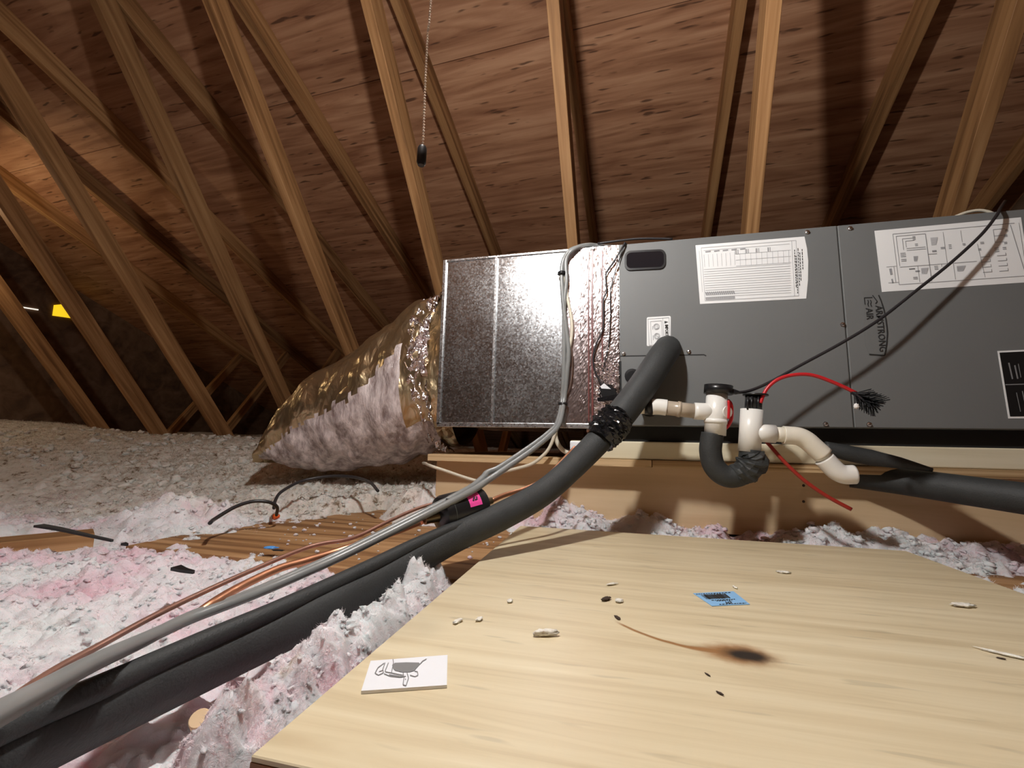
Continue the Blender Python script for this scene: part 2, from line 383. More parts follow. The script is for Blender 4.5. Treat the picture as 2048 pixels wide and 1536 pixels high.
# ---------------------------------------------------------------- roof trusses (planes x = c in the truss frame)
def onC(px, py, c):
    d = ray(px, py); k = c/d.dot(EX); P = d*k
    return P.dot(EY), P.dot(EZ)
WEBS = [(-3.83, (0,617), (178,857)), (-3.25, (14,450), (291,857)), (-2.68, (164,450), (414,847)), (-2.03, (386,450), (564,833)),
        (-1.50, (403,0), (694,723)), (-.876, (720,0), (853,523)), (-.25, (1092,0), (1133,478)), (.341, (1534,0), (1493,464)), (.942, (2034,0), (1903,424)), (1.56, None, None)]
CH = {-1.50:-1.523, -.876:-.885, -.25:-.272, -2.03:-2.04}
TLAB = ['roof truss farthest to the left, its web cut by the photo edge', 'roof truss whose web crosses the yellow daylight patch', 'roof truss third from the left end of the attic',
 'roof truss with a web landing just left of the foil flex duct', 'roof truss with a knotty web running down behind the foil flex duct', 'roof truss with a bright double-edged web beside the hanging pull chain',
 'roof truss with a thin lit web and black-shadowed rafter above the bare metal plenum', 'roof truss with a narrow orange web above the middle of the grey cabinet', 'roof truss with the thick orange web at the right edge', 'roof truss beyond the right edge above the cabinet end']
for (c, a, b), lab in zip(WEBS, TLAB):
    cc = CH.get(c, c)
    t = thing('roof_truss', loc(c, RY, -H), lab, 'roof truss', 'roof trusses of brown lumber', rz=-TY)
    eave = 5.9
    # top chords: undersides on the slope plane
    beam('top_chord', loc(cc, RY, RZ), loc(cc, eave, chord_z(eave)), .038, .089, EX, M_TRUSS, t, toward=NF)
    e2 = -2.25
    A = loc(cc+.038, RY, RZ); B = loc(cc+.038, e2, chord_z(e2))
    beam('top_chord', A, B, .038, .089, -EX, M_TRUSS, t, toward=NN)
    beam('bottom_chord', loc(cc, -2.25, -H+.001), loc(cc, 5.9, -H+.001), .038, .089, EX, M_TRUSS, t, toward=EZ)
    if a is not None:
        y0, z0 = onC(*a, c); y1, z1 = onC(*b, c)
        k = (z1-z0)/(y1-y0)
    else:
        y0, z0, k = 1.40, 1.0, -1.285
    # web line: z = z0 + k (y-y0); top where it meets the chord, bottom above the bottom chord
    yt = (RZ + RY*math.tan(SL) - z0 + k*y0)/(k + math.tan(SL)); zt = z0+k*(yt-y0)
    zb = -H+.09; yb = y0 + (zb-z0)/k
    beam('web', loc(c, yt, zt), loc(c, yb, zb), .038, .089, EX, M_TRUSS, t, toward=EY)
    ym = 3.25
    beam('web', loc(c, yb+.03, zb), loc(c, ym, chord_z(ym)), .038, .064, EX, M_TRUSS, t, toward=EY)
    # nail plate where the webs meet the bottom chord
    P = [loc(c-.0012, yb-.07, zb-.05), loc(c-.0012, yb+.12, zb-.05), loc(c-.0012, yb+.12, zb+.05), loc(c-.0012, yb-.07, zb+.05)]
    mobj('nail_plate', P+[p+EX*.001 for p in P], [(0,1,2,3),(7,6,5,4),(0,4,5,1),(1,5,6,2),(2,6,7,3),(3,7,4,0)], M_GALVRIB, t)

# daylight: a yellow translucent vent cover and a bright slit in the gable wall
def wallpt(px, py, c): y, z = onC(px, py, c); return loc(c, y, z)
def emis(name, col, s):
    m, nt, b = newmat(name); b.inputs['Base Color'].default_value = (*col,1); b.inputs['Emission Color'].default_value = (*col,1); b.inputs['Emission Strength'].default_value = s; return m
GX = X0 + .012
P = [wallpt(109,610,GX), wallpt(150,606,GX), wallpt(156,638,GX), wallpt(106,631,GX)]
win = mobj('window_1', P+[p-EX*.01 for p in P], [(0,1,2,3),(7,6,5,4),(0,4,5,1),(1,5,6,2),(2,6,7,3),(3,7,4,0)], emis('yellow_daylight', (1.0,.66,.02), 0.95)); setp(win, kind='structure')
P = [wallpt(34,611.5,GX), wallpt(77,618.5,GX), wallpt(77,620.5,GX), wallpt(34,613.5,GX)]
win = mobj('window_2', P+[p-EX*.01 for p in P], [(0,1,2,3),(7,6,5,4),(0,4,5,1),(1,5,6,2),(2,6,7,3),(3,7,4,0)], emis('white_daylight', (1.0,.95,.85), 1.0)); setp(win, kind='structure')

# ---------------------------------------------------------------- the lamp overhead and its pull chain
lamp = thing('pull_chain_lamp', BULB+Vector((0,0,-.05)), 'bare bulb in a porcelain pull-chain lampholder, with beaded chain ending in a black fob', 'lamp')
m_bulb, nt, b = newmat('lit_bulb'); b.inputs['Emission Color'].default_value = (*BULB_COLOR,1); b.inputs['Emission Strength'].default_value = BULB_STRENGTH
lathe('bulb', BULB+Vector((0,0,.035)), (0,0,-1), [(0,.013),(.012,.014),(.030,.026),(.045,.030),(.060,.027),(.070,.017),(.075,.004)], m_bulb, lamp, seg=16)
lathe('lampholder', BULB+Vector((0,0,.085)), (0,0,-1), [(0,.055),(.012,.055),(.018,.030),(.050,.024),(.051,.010)], M_PORC, lamp)
box('mounting_board', BULB.x-.25, BULB.x+.25, BULB.y-.045, BULB.y+.045, BULB.z+.086, BULB.z+.124, M_TRUSS, lamp, bevel=.001)
beam('mounting_arm', BULB+Vector((-.06,0,.10)), Vector((BULB.x-.06, BULB.y, H+RZ-.12)), .038, .06, (1,0,0), M_TRUSS, lamp)
ch = [Vector((BULB.x+.0, .405, BULB.z+.05))]
for px, py in [(862,0),(856,60),(852,130),(849,200),(847,262),(845,292)]: ch.append(atY(px, py, .40))
V, Fc = [], []
Q = crom(ch, 12)
tot = 0; acc = [Q[0]]
for i in range(1, len(Q)):
    seg = Q[i]-Q[i-1]; tot += seg.length
    while tot >= .0036:
        tot -= .0036; acc.append(Q[i]-seg.normalized()*tot)
for p in acc:
    k = len(V); r = .0018
    V += [p+Vector(d)*r for d in ((1,0,0),(-1,0,0),(0,1,0),(0,-1,0),(0,0,1),(0,0,-1))]
    Fc += [(k,k+2,k+4),(k+2,k+1,k+4),(k+1,k+3,k+4),(k+3,k,k+4),(k+2,k,k+5),(k+1,k+2,k+5),(k+3,k+1,k+5),(k,k+3,k+5)]
k = len(V); tv, tf = tubev(Q, .0005, 5); V += tv; Fc += [tuple(i+k for i in f) for f in tf]
o = mobj('bead_chain', V, Fc, M_CHAIN, lamp); o['kind'] = 'stuff'
fob = atY(845, 292, .40); fob2 = atY(842, 331, .40)
lathe('chain_fob', fob, fob2-fob, [(0,.0025),(.001,.0042),(.004,.0052),((fob2-fob).length*.85,.0052),((fob2-fob).length,.0036)], M_BPLAST, lamp, seg=14)

# a second, weaker bulb further along the attic, just beyond the left edge: it lights the roof boards there
B2 = loc(-3.58, 1.12, 1.22)
lamp2 = thing('attic_bulb', B2, 'second bare bulb hung between the far left roof trusses', 'lamp')
m_b2, nt, b = newmat('warm_bulb'); b.inputs['Emission Color'].default_value = (1.0,.80,.52,1); b.inputs['Emission Strength'].default_value = 230.0
lathe('bulb', B2+Vector((0,0,.035)), (0,0,-1), [(0,.013),(.012,.014),(.030,.026),(.045,.030),(.060,.027),(.070,.017),(.075,.004)], m_b2, lamp2, seg=16)
lathe('lampholder', B2+Vector((0,0,.085)), (0,0,-1), [(0,.045),(.012,.045),(.018,.026),(.050,.022),(.051,.010)], M_PORC, lamp2)
box('mounting_board', B2.x-.22, B2.x+.30, B2.y-.03, B2.y+.03, B2.z+.086, B2.z+.105, M_TRUSS, lamp2, bevel=.001)

# ---------------------------------------------------------------- air handler cabinet
YF = 1.10; UZ0 = H+.0475; UZ1 = H+.5165; UX0, UX1 = 0.002, 1.42; UYB = 1.64
unit = thing('air_handler', (.7, 1.37, UZ0), 'long grey sheet-metal air handler cabinet lying on the wooden platform, papers on its front', 'air handler')
box('casing', UX0, UX1, YF+.004, UYB, UZ0, UZ1, M_UNIT, unit, bevel=.002)
SEAM = .494
box('front_panel', UX0, SEAM-.0012, YF, YF+.006, UZ0+.001, UZ1-.001, M_UNIT, unit, bevel=.0015)
box('front_panel', SEAM+.0012, UX1, YF, YF+.006, UZ0+.001, UZ1-.001, M_UNIT, unit, bevel=.0015)
def fpt(px, py, off=0.0): return atY(px, py, YF-off)
def strip(pts, w, off, V, Fc):
    """flat print stroke on the front plane through pixel points, w pixels wide"""
    for (a, b) in zip(pts[:-1], pts[1:]):
        dx, dy = b[0]-a[0], b[1]-a[1]; l = math.hypot(dx, dy) or 1; nx, ny = -dy/l*w/2, dx/l*w/2
        k = len(V)
        V += [fpt(a[0]+nx,a[1]+ny,off), fpt(b[0]+nx,b[1]+ny,off), fpt(b[0]-nx,b[1]-ny,off), fpt(a[0]-nx,a[1]-ny,off)]
        Fc.append((k,k+1,k+2,k+3))
def plate(name, pts, mat, parent, off=.0008, th=.0006):
    P = [fpt(*p, off) for p in pts]; n = len(P); Q = [p+Vector((0,th,0)) for p in P]
    return mobj(name, P+Q, [tuple(range(n)), tuple(range(2*n-1,n-1,-1))]+[(i,(i+1)%n,(i+1)%n+n,i+n) for i in range(n)], mat, parent)
def rrect(x0,y0,x1,y1,r,skew=0.0,n=5):
    out=[]
    for cx,cy,a0 in ((x1-r,y0+r,-90),(x1-r,y1-r,0),(x0+r,y1-r,90),(x0+r,y0+r,180)):
        for k in range(n+1):
            a=math.radians(a0+90*k/n); x=cx+r*math.cos(a); y=cy+r*math.sin(a); out.append((x, y+skew*(x-x0)))
    return out
V,Fc=[],[]; strip([(1240,712.3),(1408,709.4),(1412.5,712)], 2.2, .0004, V, Fc); mobj('panel_slot', V, Fc, M_UNITEDGE, unit)
V,Fc=[],[]; strip([(1240.5,722),(1241.5,792)], 4.5, .0004, V, Fc); mobj('panel_gap', V, Fc, M_UNITEDGE, unit)
sw = plate('sight_window', rrect(1249,502,1331.5,541,12,-.05), M_BPLAST, unit, .004, .005)
plate('window_glass', rrect(1253,505.5,1327.5,536.5,9,-.05), M_GLASS, sw, .0046, .0006)
for px, py in [(1247.5,708),(1377.5,704),(1614,465),(1699.5,457.5),(1685,649.5),(1650.5,848.5),(1737.5,849)]:
    s = lathe('screw', fpt(px,py,-.001), (0,-1,0), [(0,.0058),(.002,.0058),(.0021,.0040),(.0055,.0036),(.006,.002)], M_STEEL, unit, seg=6, smooth=False)
lathe('grommet', fpt(1264,752,-.001), (0,-1,0), [(0,.018),(.004,.018),(.0045,.012)], M_BPLAST, unit, seg=18)

def quadmap(c):                            # unit square -> pixel quad tl,tr,br,bl
    (ax,ay),(bx,by),(cx,cy),(dx,dy) = c
    def f(u, v):
        return ((1-u)*(1-v)*ax+u*(1-v)*bx+u*v*cx+(1-u)*v*dx, (1-u)*(1-v)*ay+u*(1-v)*by+u*v*cy+(1-u)*v*dy)
    return f
def printed(parent, q, strokes, mat, off=.0016, name='print'):
    f = quadmap(q); V, Fc = [], []
    for (u0,v0,u1,v1,w) in strokes: strip([f(u0,v0), f(u1,v1)], w, off, V, Fc)
    o = mobj(name, V, Fc, mat, parent); o['kind'] = 'stuff'; return o
# specification table
q1 = ((1391,490.5),(1609,473),(1612.5,597),(1400,608))
lb = plate('specification_label', [(1391,490.5),(1609,473),(1614,497),(1616.5,522),(1616,560),(1612.5,597),(1400,608)], M_PAPER, unit)
S = [(.05,.05,.92,.05,1.0),(.05,.05,.05,.95,1.0),(.05,.95,.93,.95,1.0),(.92,.05,.93,.95,1.0),(.88,.05,.89,.95,.9),(.03,.1,.03,.8,.8),(.07,.1,.86,.1,.7)]
for k in range(13): S.append((.06,.42+.04*k*.98,.86,.42+.04*k*.98,1.0 if k%2 else .7))
for k in range(10): S.append((.40+.05*k,.20,.40+.05*k,.40,.7))
for v in (.20,.30,.40): S.append((.36,v,.87,v,.7))
for k in range(8): S.append((.07+.04*k,.17,.07+.04*k,.38,.8))
printed(lb, q1, S, M_INKL)
S = []
for k in range(30):
    u = .06+.275*((k*37)%30)/30; S.append((u, .80+.02*(k%2), u+.004, .845+.02*(k%2), 1.6)); S.append((u, .895, u+.003, .94, 1.5))
for k,u in enumerate((.36,.37,.385,.455,.465,.48,.55,.56,.575,.66,.665,.68)): S.append((u,.13,u,.20,1.4))
for k in range(5): S.append((.085+.08*k,.125,.085+.08*k+.05,.12,2.2))
printed(lb, q1, S, M_INK)
S = [(.955,.20,.985,.62,1.4),(.945,.22,.965,.80,1.2),(.97,.2,.99,.45,1.6),(.935,.2,.955,.85,1.0)]
V,Fc=[],[]; f=quadmap(q1)
for (u,v0,v1) in ((.903,.2,.8),(.914,.3,.9),(.935,.18,.75),(.95,.25,.72),(.972,.2,.5)):
    v=v0
    while v<v1:
        l=random.uniform(.02,.05); strip([f(u+.008*v,v),f(u+.008*(v+l),v+l)],1.5,.0016,V,Fc); v+=l+.015
mobj('print', V, Fc, M_INKD, lb)['kind'] = 'stuff'
# wiring diagram
q2 = ((1749,461.6),(2042,434.5),(2062,564),(1764,584))
lb = plate('wiring_diagram_label', list(q2), M_PAPER, unit)
S = [(.12,.08,.95,.08,1.0),(.12,.08,.12,.90,.9),(.12,.90,.98,.90,.9),(.98,.08,.98,.9,.9),(.14,.12,.14,.6,1.0),(.14,.12,.34,.12,1.1),(.34,.12,.34,.88,1.6),(.14,.62,.66,.62,1.0),
     (.18,.17,.18,.35,1),(.18,.17,.27,.17,1),(.20,.21,.20,.31,1),(.2,.21,.26,.21,1),(.2,.33,.33,.33,1.2),(.2,.36,.33,.36,1),(.46,.12,.46,.62,.8),(.58,.12,.58,.3,.8),(.34,.45,.40,.45,1.2),(.68,.35,.70,.88,.8),
     (.26,.62,.26,.88,.9),(.42,.62,.42,.66,.8),(.50,.62,.5,.88,.8),(.80,.15,.80,.35,1),(.80,.15,.88,.15,.9),(.80,.25,.86,.25,.9),(.8,.35,.86,.35,.9),(.92,.1,.97,.85,1.4),(.05,.60,.12,.60,.8),(.05,.86,.12,.86,.8),(.10,.6,.10,.86,.8)]
for k in range(4):
    v=.56+.08*k; S += [(.80,v,.86,v,1.1),(.86,v,.86,v-.04,1.1),(.69,v,.75,v,1.0),(.75,v,.75,v-.04,1)]
printed(lb, q2, S, M_INK)
S = []
for (u,v,w,h) in ((.155,.40,.035,.08),(.155,.50,.035,.05),(.25,.15,.02,.07),(.26,.27,.02,.05),(.37,.40,.03,.03),(.43,.36,.03,.04),(.37,.65,.025,.07),(.88,.17,.02,.04),(.865,.25,.025,.04),(.86,.36,.02,.04),(.845,.44,.025,.05),(.70,.33,.025,.04),(.68,.43,.02,.04),(.58,.33,.02,.04),(.79,.44,.03,.08),(.485,.33,.02,.08),(.24,.70,.03,.02),(.2,.66,.04,.01),(.22,.80,.03,.05)):
    n = max(2,int(h*130/3))
    for k in range(n): S.append((u,v+h*k/n,u+w,v+h*k/n,1.5))
printed(lb, q2, S, M_INK)
S = [(.075,.63,.078,.73,5.0),(.077,.80,.08,.87,3.0)]
printed(lb, q2, S, M_INK)
S=[]
for (u,v,w,h) in ((.28,.67,.05,.09),(.52,.68,.06,.08),(.24,.47,.03,.08),(.37,.2,.05,.12)):
    for k in range(6): S.append((u,v+h*k/6,u+w*(1-.06*k),v+h*k/6,2.2))
printed(lb, q2, S, M_INKL)
# important notice
q3 = ((1293,635.5),(1340.5,632),(1344,689),(1295.5,694))
lb = plate('notice_label', rrect(1293.5,634.5,1341.5,692.5,3,-.06), M_PAPER, unit)
S = [(.06,.05,.94,.05,.7),(.06,.05,.06,.95,.7),(.94,.05,.94,.95,.7),(.06,.95,.94,.95,.7),(.68,.05,.68,.95,.7),(.16,.14,.62,.14,.7),(.16,.14,.16,.9,.7),(.62,.14,.62,.9,.7)]
for (cu,cv) in ((.40,.33),(.40,.66)):
    for rr in (.12,.085):
        for k in range(14):
            a=2*math.pi*k/14; c=2*math.pi*(k+1)/14; S.append((cu+rr*math.cos(a),cv+rr*.85*math.sin(a),cu+rr*math.cos(c),cv+rr*.85*math.sin(c),.8))
S += [(.34,.63,.46,.69,.8),(.37,.30,.37,.36,.8),(.43,.30,.43,.36,.8),(.24,.3,.24,.42,1),(.24,.62,.24,.78,1)]
printed(lb, q3, S, M_INK)
f = quadmap(q3); V=[fpt(*f(.74,.245),.0016),fpt(*f(.74,.155),.0016),fpt(*f(.90,.20),.0016)]; mobj('warning_triangle', V, [(0,1,2)], M_INKD, lb)
def text(s, px, py, size, mat, parent, off=.0018, bold=0.0, squeeze=1.0, name='lettering'):
    """letters on the cabinet front, turned a quarter right (reading downwards) like the photo's"""
    c = bpy.data.curves.new(name, 'FONT'); c.body = s; c.size = size; c.offset = bold; c.align_x = 'LEFT'; c.resolution_u = 2
    c.materials.append(mat); o = bpy.data.objects.new(name, c)
    p = fpt(px, py, off); m = Matrix(((0,1,0,p.x),(0,0,-1,p.y),(-1,0,0,p.z),(0,0,0,1))) @ Matrix.Diagonal((squeeze,1,1,1))
    me = bpy.data.meshes.new_from_object(o); bpy.data.objects.remove(o); o = bpy.data.objects.new(name, me); o['kind'] = 'stuff'
    return link(o, m, parent)
_ip = f(.76,.28); text('IMPORTANT', _ip[0], _ip[1], .0105, M_INKD, lb, bold=.0002, squeeze=.78)
# maker's badge
bd = plate('badge', [(1726,583),(1755,580),(1764,604),(1772,640),(1774,675),(1770,711),(1738.5,709.5),(1731,690),(1727,640)], M_BADGE, unit, .0005, .0004)
V,Fc=[],[]
strip([(1738.5,708.5),(1769.5,711),(1773,690),(1775,665),(1772,640),(1768,620),(1762,601),(1757,590)], 2.4, .0014, V, Fc)
strip([(1744,594),(1744,595),(1728.5,595.5),(1730,609)], 1.6, .0014, V, Fc)
strip([(1745,590.5),(1750,597),(1754.5,603),(1751,607.5)], 2.0, .0014, V, Fc)
strip([(1735.5,600),(1737,604),(1735.5,608),(1737,613)], 1.8, .0014, V, Fc); strip([(1740.5,600),(1742.5,604),(1741,608),(1743,613)], 1.8, .0014, V, Fc)
mobj('emblem', V, Fc, M_INKD, bd)['kind'] = 'stuff'
text('ARMSTRONG', 1750.5, 611, .0185, M_INKD, bd, squeeze=.94, bold=.0001)
text('AIR', 1731.5, 616, .0185, M_INKD, bd, squeeze=.95, bold=.0001)
# dark rating plate at the right edge
q4 = ((1995,702),(2120,696),(2136,836),(2017,837))
lb = plate('rating_plate', list(q4), M_PAPER, unit); f = quadmap(q4)
plate('rating_plate_face', [f(.03,.025),f(.98,.025),f(.98,.97),f(.035,.97)], M_NPLATE, lb, .0014, .0006)
S=[(.04,.50,.97,.50,2.0),(.15,.18,.17,.42,3),(.24,.22,.255,.42,3),(.30,.2,.31,.40,1.5),(.2,.62,.22,.9,1.5),(.3,.60,.32,.85,2)]
printed(lb, q4, S, M_GREYINK, off=.0020)

# ---------------------------------------------------------------- bare metal plenum with its foil-taped collar
PX0 = -.479; PZ0 = H+.046; PZ1 = H+.512
pl = thing('supply_plenum', (-.24, 1.37, PZ0), 'shiny galvanised sheet-metal plenum box at the left end of the grey cabinet', 'duct')
box('sheet_metal_box', PX0, -.125, YF+.002, UYB, PZ0, PZ1, M_GALV, pl, bevel=.002)
box('collar', -.125, UX0, YF+.003, UYB, PZ0, PZ1+.004, M_GALV, pl)
xs = atY(990,650,YF).x
box('standing_seam', xs-.004, xs+.003, YF-.006, YF+.004, PZ0+.002, PZ1-.002, M_GALVRIB, pl, bevel=.001)
box('corner_flange', PX0-.006, PX0+.004, YF-.004, YF+.02, PZ0, PZ1+.002, M_GALVRIB, pl, bevel=.001)
box('bottom_flange', PX0-.004, -.02, YF-.004, YF+.012, PZ0-.006, PZ0+.006, M_GALVRIB, pl, bevel=.001)
box('top_flange', PX0-.004, -.125, YF-.003, YF+.012, PZ1-.003, PZ1+.003, M_GALVRIB, pl, bevel=.001)
def ftape(x0, x1, z0, z1, y, mat, seed, amp=.0005):
    nx, nz = 14, 90; V=[]; Fc=[]; rr=random.Random(seed)
    ph=[rr.uniform(0,6) for _ in range(6)]
    for i in range(nx+1):
        for j in range(nz+1):
            u=i/nx; v=j/nz; e = amp*(math.sin(u*9+ph[0]+3*math.sin(v*7+ph[1]))+.8*math.sin(v*55+ph[2]+4*u)+.7*rr.uniform(-1,1))
            edge = .0015*rr.uniform(-1,1) if i in (0,nx) else 0
            V.append(Vector((x0+(x1-x0)*u+edge, y-abs(e)-.0008, z0+(z1-z0)*v)))
    for i in range(nx):
        for j in range(nz):
            a=i*(nz+1)+j; Fc.append((a,a+1,a+nz+2,a+nz+1))
    return mobj('foil_tape', V, Fc, mat, pl, smooth=False)
xa=[atY(p,680,YF).x for p in (1131,1160,1182,1205,1236)]
ftape(xa[0], xa[1]+.004, PZ0+.002, PZ1, YF+.002, M_TAPE, 1, .0003)
ftape(xa[1], xa[2]+.006, PZ0, PZ1+.002, YF+.0005, M_TAPE, 2)
ftape(xa[2]+.003, xa[3]+.006, PZ0, PZ1+.002, YF-.0008, M_TAPE, 3)
ftape(xa[3]+.002, xa[4]+.002, PZ0+.16, PZ1+.002, YF-.0014, M_TAPE, 4)
ftape(xa[2]+.008, xa[4]+.001, PZ0+.002, PZ0+.16, YF-.004, M_TAPE2, 5, .005)
V,Fc=[],[]
for px,w in ((1176.5,2.2),(1184,3.5),(1204,2.6)):
    strip([(px+1,500),(px,600),(px+.5,700),(px+1,842)], w, .0055, V, Fc)
mobj('tape_edge', V, Fc, plain('tape_adhesive', (.16,.05,.045), .35), pl)
lathe('screw', fpt(1186,498,.003), (0,-1,0), [(0,.006),(.002,.006),(.0025,.004),(.006,.003)], M_STEEL, pl, seg=12)

# ---------------------------------------------------------------- platform under the cabinet
plat = thing('equipment_platform', (.4, 1.4, H-.20), 'wooden platform of pine board, plywood and pale studs under the grey cabinet', 'platform')
box('front_board', -.51, 1.6, 1.167, 1.205, H-.205, H-.0525, M_PINE, plat, bevel=.002)
box('rear_board', -.51, 1.6, 1.60, 1.638, H-.205, H-.0525, M_PINE, plat)
box('end_board', -.51, -.472, 1.206, 1.599, H-.205, H-.0525, M_PINE, plat)
xj = atY(1304,930,1.115).x
box('plywood_deck', -.513, xj-.001, 1.112, 1.66, H-.052, H-.034, M_PLYEDGE, plat, bevel=.001)
box('plywood_deck', xj+.001, 1.62, 1.113, 1.66, H-.052, H-.034, M_PLYEDGE, plat, bevel=.001)
box('sleeper', -.125, 1.62, 1.120, 1.158, H-.0335, H+.010, M_CREAM, plat, bevel=.003)
box('sleeper', -.125, 1.62, 1.56, 1.60, H-.0335, H+.010, M_CREAM, plat, bevel=.003)
rail = box('vibration_rail', .004, 1.5, 1.135, 1.60, H+.0105, UZ0-.0005, M_BLACKPAD, plat)
for px,py in ((1607,971),(1607,1003)):
    lathe('nail_hole', atY(px,py,1.1675), (0,-1,0), [(0,.0035),(.0012,.003)], M_DARKBIT, plat, seg=8)
clip = atY(1146,893,1.11)
box('white_bracket', clip.x-.008, clip.x+.03, 1.112, 1.1195, H-.033, H+.008, M_CARD, plat, bevel=.002)

# ---------------------------------------------------------------- hatch board and the decking below
hb = thing('attic_hatch_board', (HC.x, HC.y, HATCH_Z-.02), 'pale birch plywood hatch cover with a burnt knot, in the foreground', 'hatch cover', rz=math.radians(1.0))
mh = Matrix.Translation(HC) @ Matrix.Rotation(math.radians(.7), 4, 'Z')
mobj('plywood_top', boxv(-.379,.379,-.386,.388,-.004,0), BOXF, M_HATCH, hb, m=mh, bevel=.0008, seg=1)
mobj('plywood_core', boxv(-.379,.379,-.386,.388,-.0195,-.0041), BOXF, wood('hatch_core', (.22,.10,.06), (.34,.17,.10), (.50,.30,.17), grain=(1,20,80), knots=0), hb, m=mh)
deck = thing('floor_decking', (0,.98,H-.24), 'worn brown plywood decking strip showing beneath the copper line', 'floorboard')
box('plywood_sheet', -.96, 1.5, .69, 1.30, H-.2365, H-.2185, M_CDECK, deck, bevel=.001)
for y in (.705, 1.25): box('joist', -1.0, 1.5, y-.019, y+.019, .09, H-.237, M_TRUSS, deck)
bo = beam('board_offcut', atZ(-120,1098,H-.204), atZ(190,1068,H-.204), .075, .03, (.3,.8,0), M_CDECK, toward=(0,0,-1))
setp(bo, 'piece of tan board half buried in pink insulation at the left edge', 'board')

# ---------------------------------------------------------------- noise for the loose insulation
_perm = rng.permutation(512); _grad = rng.normal(size=(512,3)); _grad /= np.linalg.norm(_grad,axis=1)[:,None]
def perlin(x, y, z):
    xi=np.floor(x).astype(int); yi=np.floor(y).astype(int); zi=np.floor(z).astype(int)
    xf=x-xi; yf=y-yi; zf=z-zi
    u=xf**3*(xf*(xf*6-15)+10); v=yf**3*(yf*(yf*6-15)+10); w=zf**3*(zf*(zf*6-15)+10)
    def g(dx,dy,dz):
        h=_perm[(_perm[(_perm[(xi+dx)%512]+yi+dy)%512]+zi+dz)%512]; G=_grad[h]
        return G[...,0]*(xf-dx)+G[...,1]*(yf-dy)+G[...,2]*(zf-dz)
    l=lambda a,b,t:a+(b-a)*t
    return l(l(l(g(0,0,0),g(1,0,0),u),l(g(0,1,0),g(1,1,0),u),v),l(l(g(0,0,1),g(1,0,1),u),l(g(0,1,1),g(1,1,1),u),v),w)
def sstep(a,b,x): t=np.clip((x-a)/(b-a),0,1); return t*t*(3-2*t)
def segdist(X,Y,pts):
    d=np.full(X.shape,9.0)
    for (ax,ay),(bx,by) in zip(pts[:-1],pts[1:]):
        vx,vy=bx-ax,by-ay; t=np.clip(((X-ax)*vx+(Y-ay)*vy)/(vx*vx+vy*vy),0,1)
        d=np.minimum(d,np.hypot(X-ax-t*vx,Y-ay-t*vy))
    return d
def insidep(X,Y,poly):
    """signed-ish: positive inside distance"""
    ins=np.zeros(X.shape,bool); n=len(poly)
    for i in range(n):
        (ax,ay),(bx,by)=poly[i],poly[(i+1)%n]
        c=((ay>Y)!=(by>Y))&(X<(bx-ax)*(Y-ay)/((by-ay) if by!=ay else 1e-9)+ax); ins^=c
    d=segdist(X,Y,list(poly)+[poly[0]])
    return np.where(ins,d,-d)

# ---------------------------------------------------------------- refrigerant line, cables: paths
HOSE = [(1336,702,1.06),(1318,726,1.005),(1280,778,.97),(1245,825,.945),(1192,888,.90),(1135,945,.845),(1080,990,.80),(1000,1034,.745),(908,1075,.69),(830,1118,.635),(750,1166,.575),(660,1212,.515),(560,1258,.46),(430,1316,.405),(300,1373,.355),(165,1432,.31),(50,1484,.28),(-80,1545,.25)]
HP = [atD(*p) for p in HOSE]
CAB = [(-70,1465,.165),(0,1425,.19),(90,1377,.235),(186,1325,.285),(285,1280,.355),(385,1235,.435),(500,1192,.505),(600,1150,.555),(700,1105,.605),(850,1030,.672),(940,984,.725),(972,963,.765)]
CP = [atD(*p) for p in CAB]

# ---------------------------------------------------------------- loose blown insulation (uncountable: one object)
xs_ = np.concatenate([np.arange(-4.74,-2.2,.035), np.arange(-2.2,-1.05,.010), np.arange(-1.05,-.185,.0036), np.arange(-.185,1.5,.0062)])
ys_ = np.concatenate([np.arange(.04,.74,.0036), np.arange(.74,1.26,.0055), np.arange(1.26,2.3,.011), np.arange(2.3,5.0,.05)])
def base_height(X, Y):
    """height of the insulation surface relative to the lens"""
    d = np.hypot(X, Y)
    z = -.222 + .028*sstep(.45,.9,-X)*sstep(1.0,.4,Y) + .165*sstep(.85,2.0,Y+.12*np.clip(-X-1,0,3)) + .13*sstep(1.2,3.0,Y)*sstep(-.8,-1.5,X)*sstep(2.9,1.9,Y)
    z += .09*sstep(-2.9,-4.2,X)
    z += .03*perlin(X*2.1+5, Y*2.1, X*0)*sstep(.5,1.4,d)
    cor = np.minimum(segdist(X,Y,[(p.x,p.y) for p in HP]), segdist(X,Y,[(p.x,p.y) for p in CP]))
    z -= .022*sstep(.10,.02,cor)*sstep(.9,.7,Y)
    # ridge between the hose and the hatch
    ridge = segdist(X,Y,[(-.262,.27),(-.275,.45),(-.272,.62),(-.262,.70)])
    z += (.052+.03*perlin(X*9,Y*9,X*0+3)+.034*np.abs(perlin(X*34,Y*34,X*0+23))+.020*np.abs(perlin(X*80,Y*80,X*0+29)))*sstep(.06,.0,ridge)*sstep(.10,.20,Y)*sstep(.76,.68,Y)
    return z
def lumps(X, Y, s=1.0):
    W1=perlin(X*6+9,Y*6,X*0+1.3); W2=perlin(X*6-4,Y*6+7,X*0+2.1)
    x=X+.03*W1; y=Y+.03*W2
    a=np.abs(perlin(x*19,y*19,x*0+.5)); b=np.abs(perlin(x*44+.02*W1,y*44,x*0+4.5)); c=np.abs(perlin(x*90,y*90,x*0+8.5)); e=perlin(x*230,y*230,x*0+2.5)
    return s*(.034*a+.026*b+.013*c+.003*e-.021)
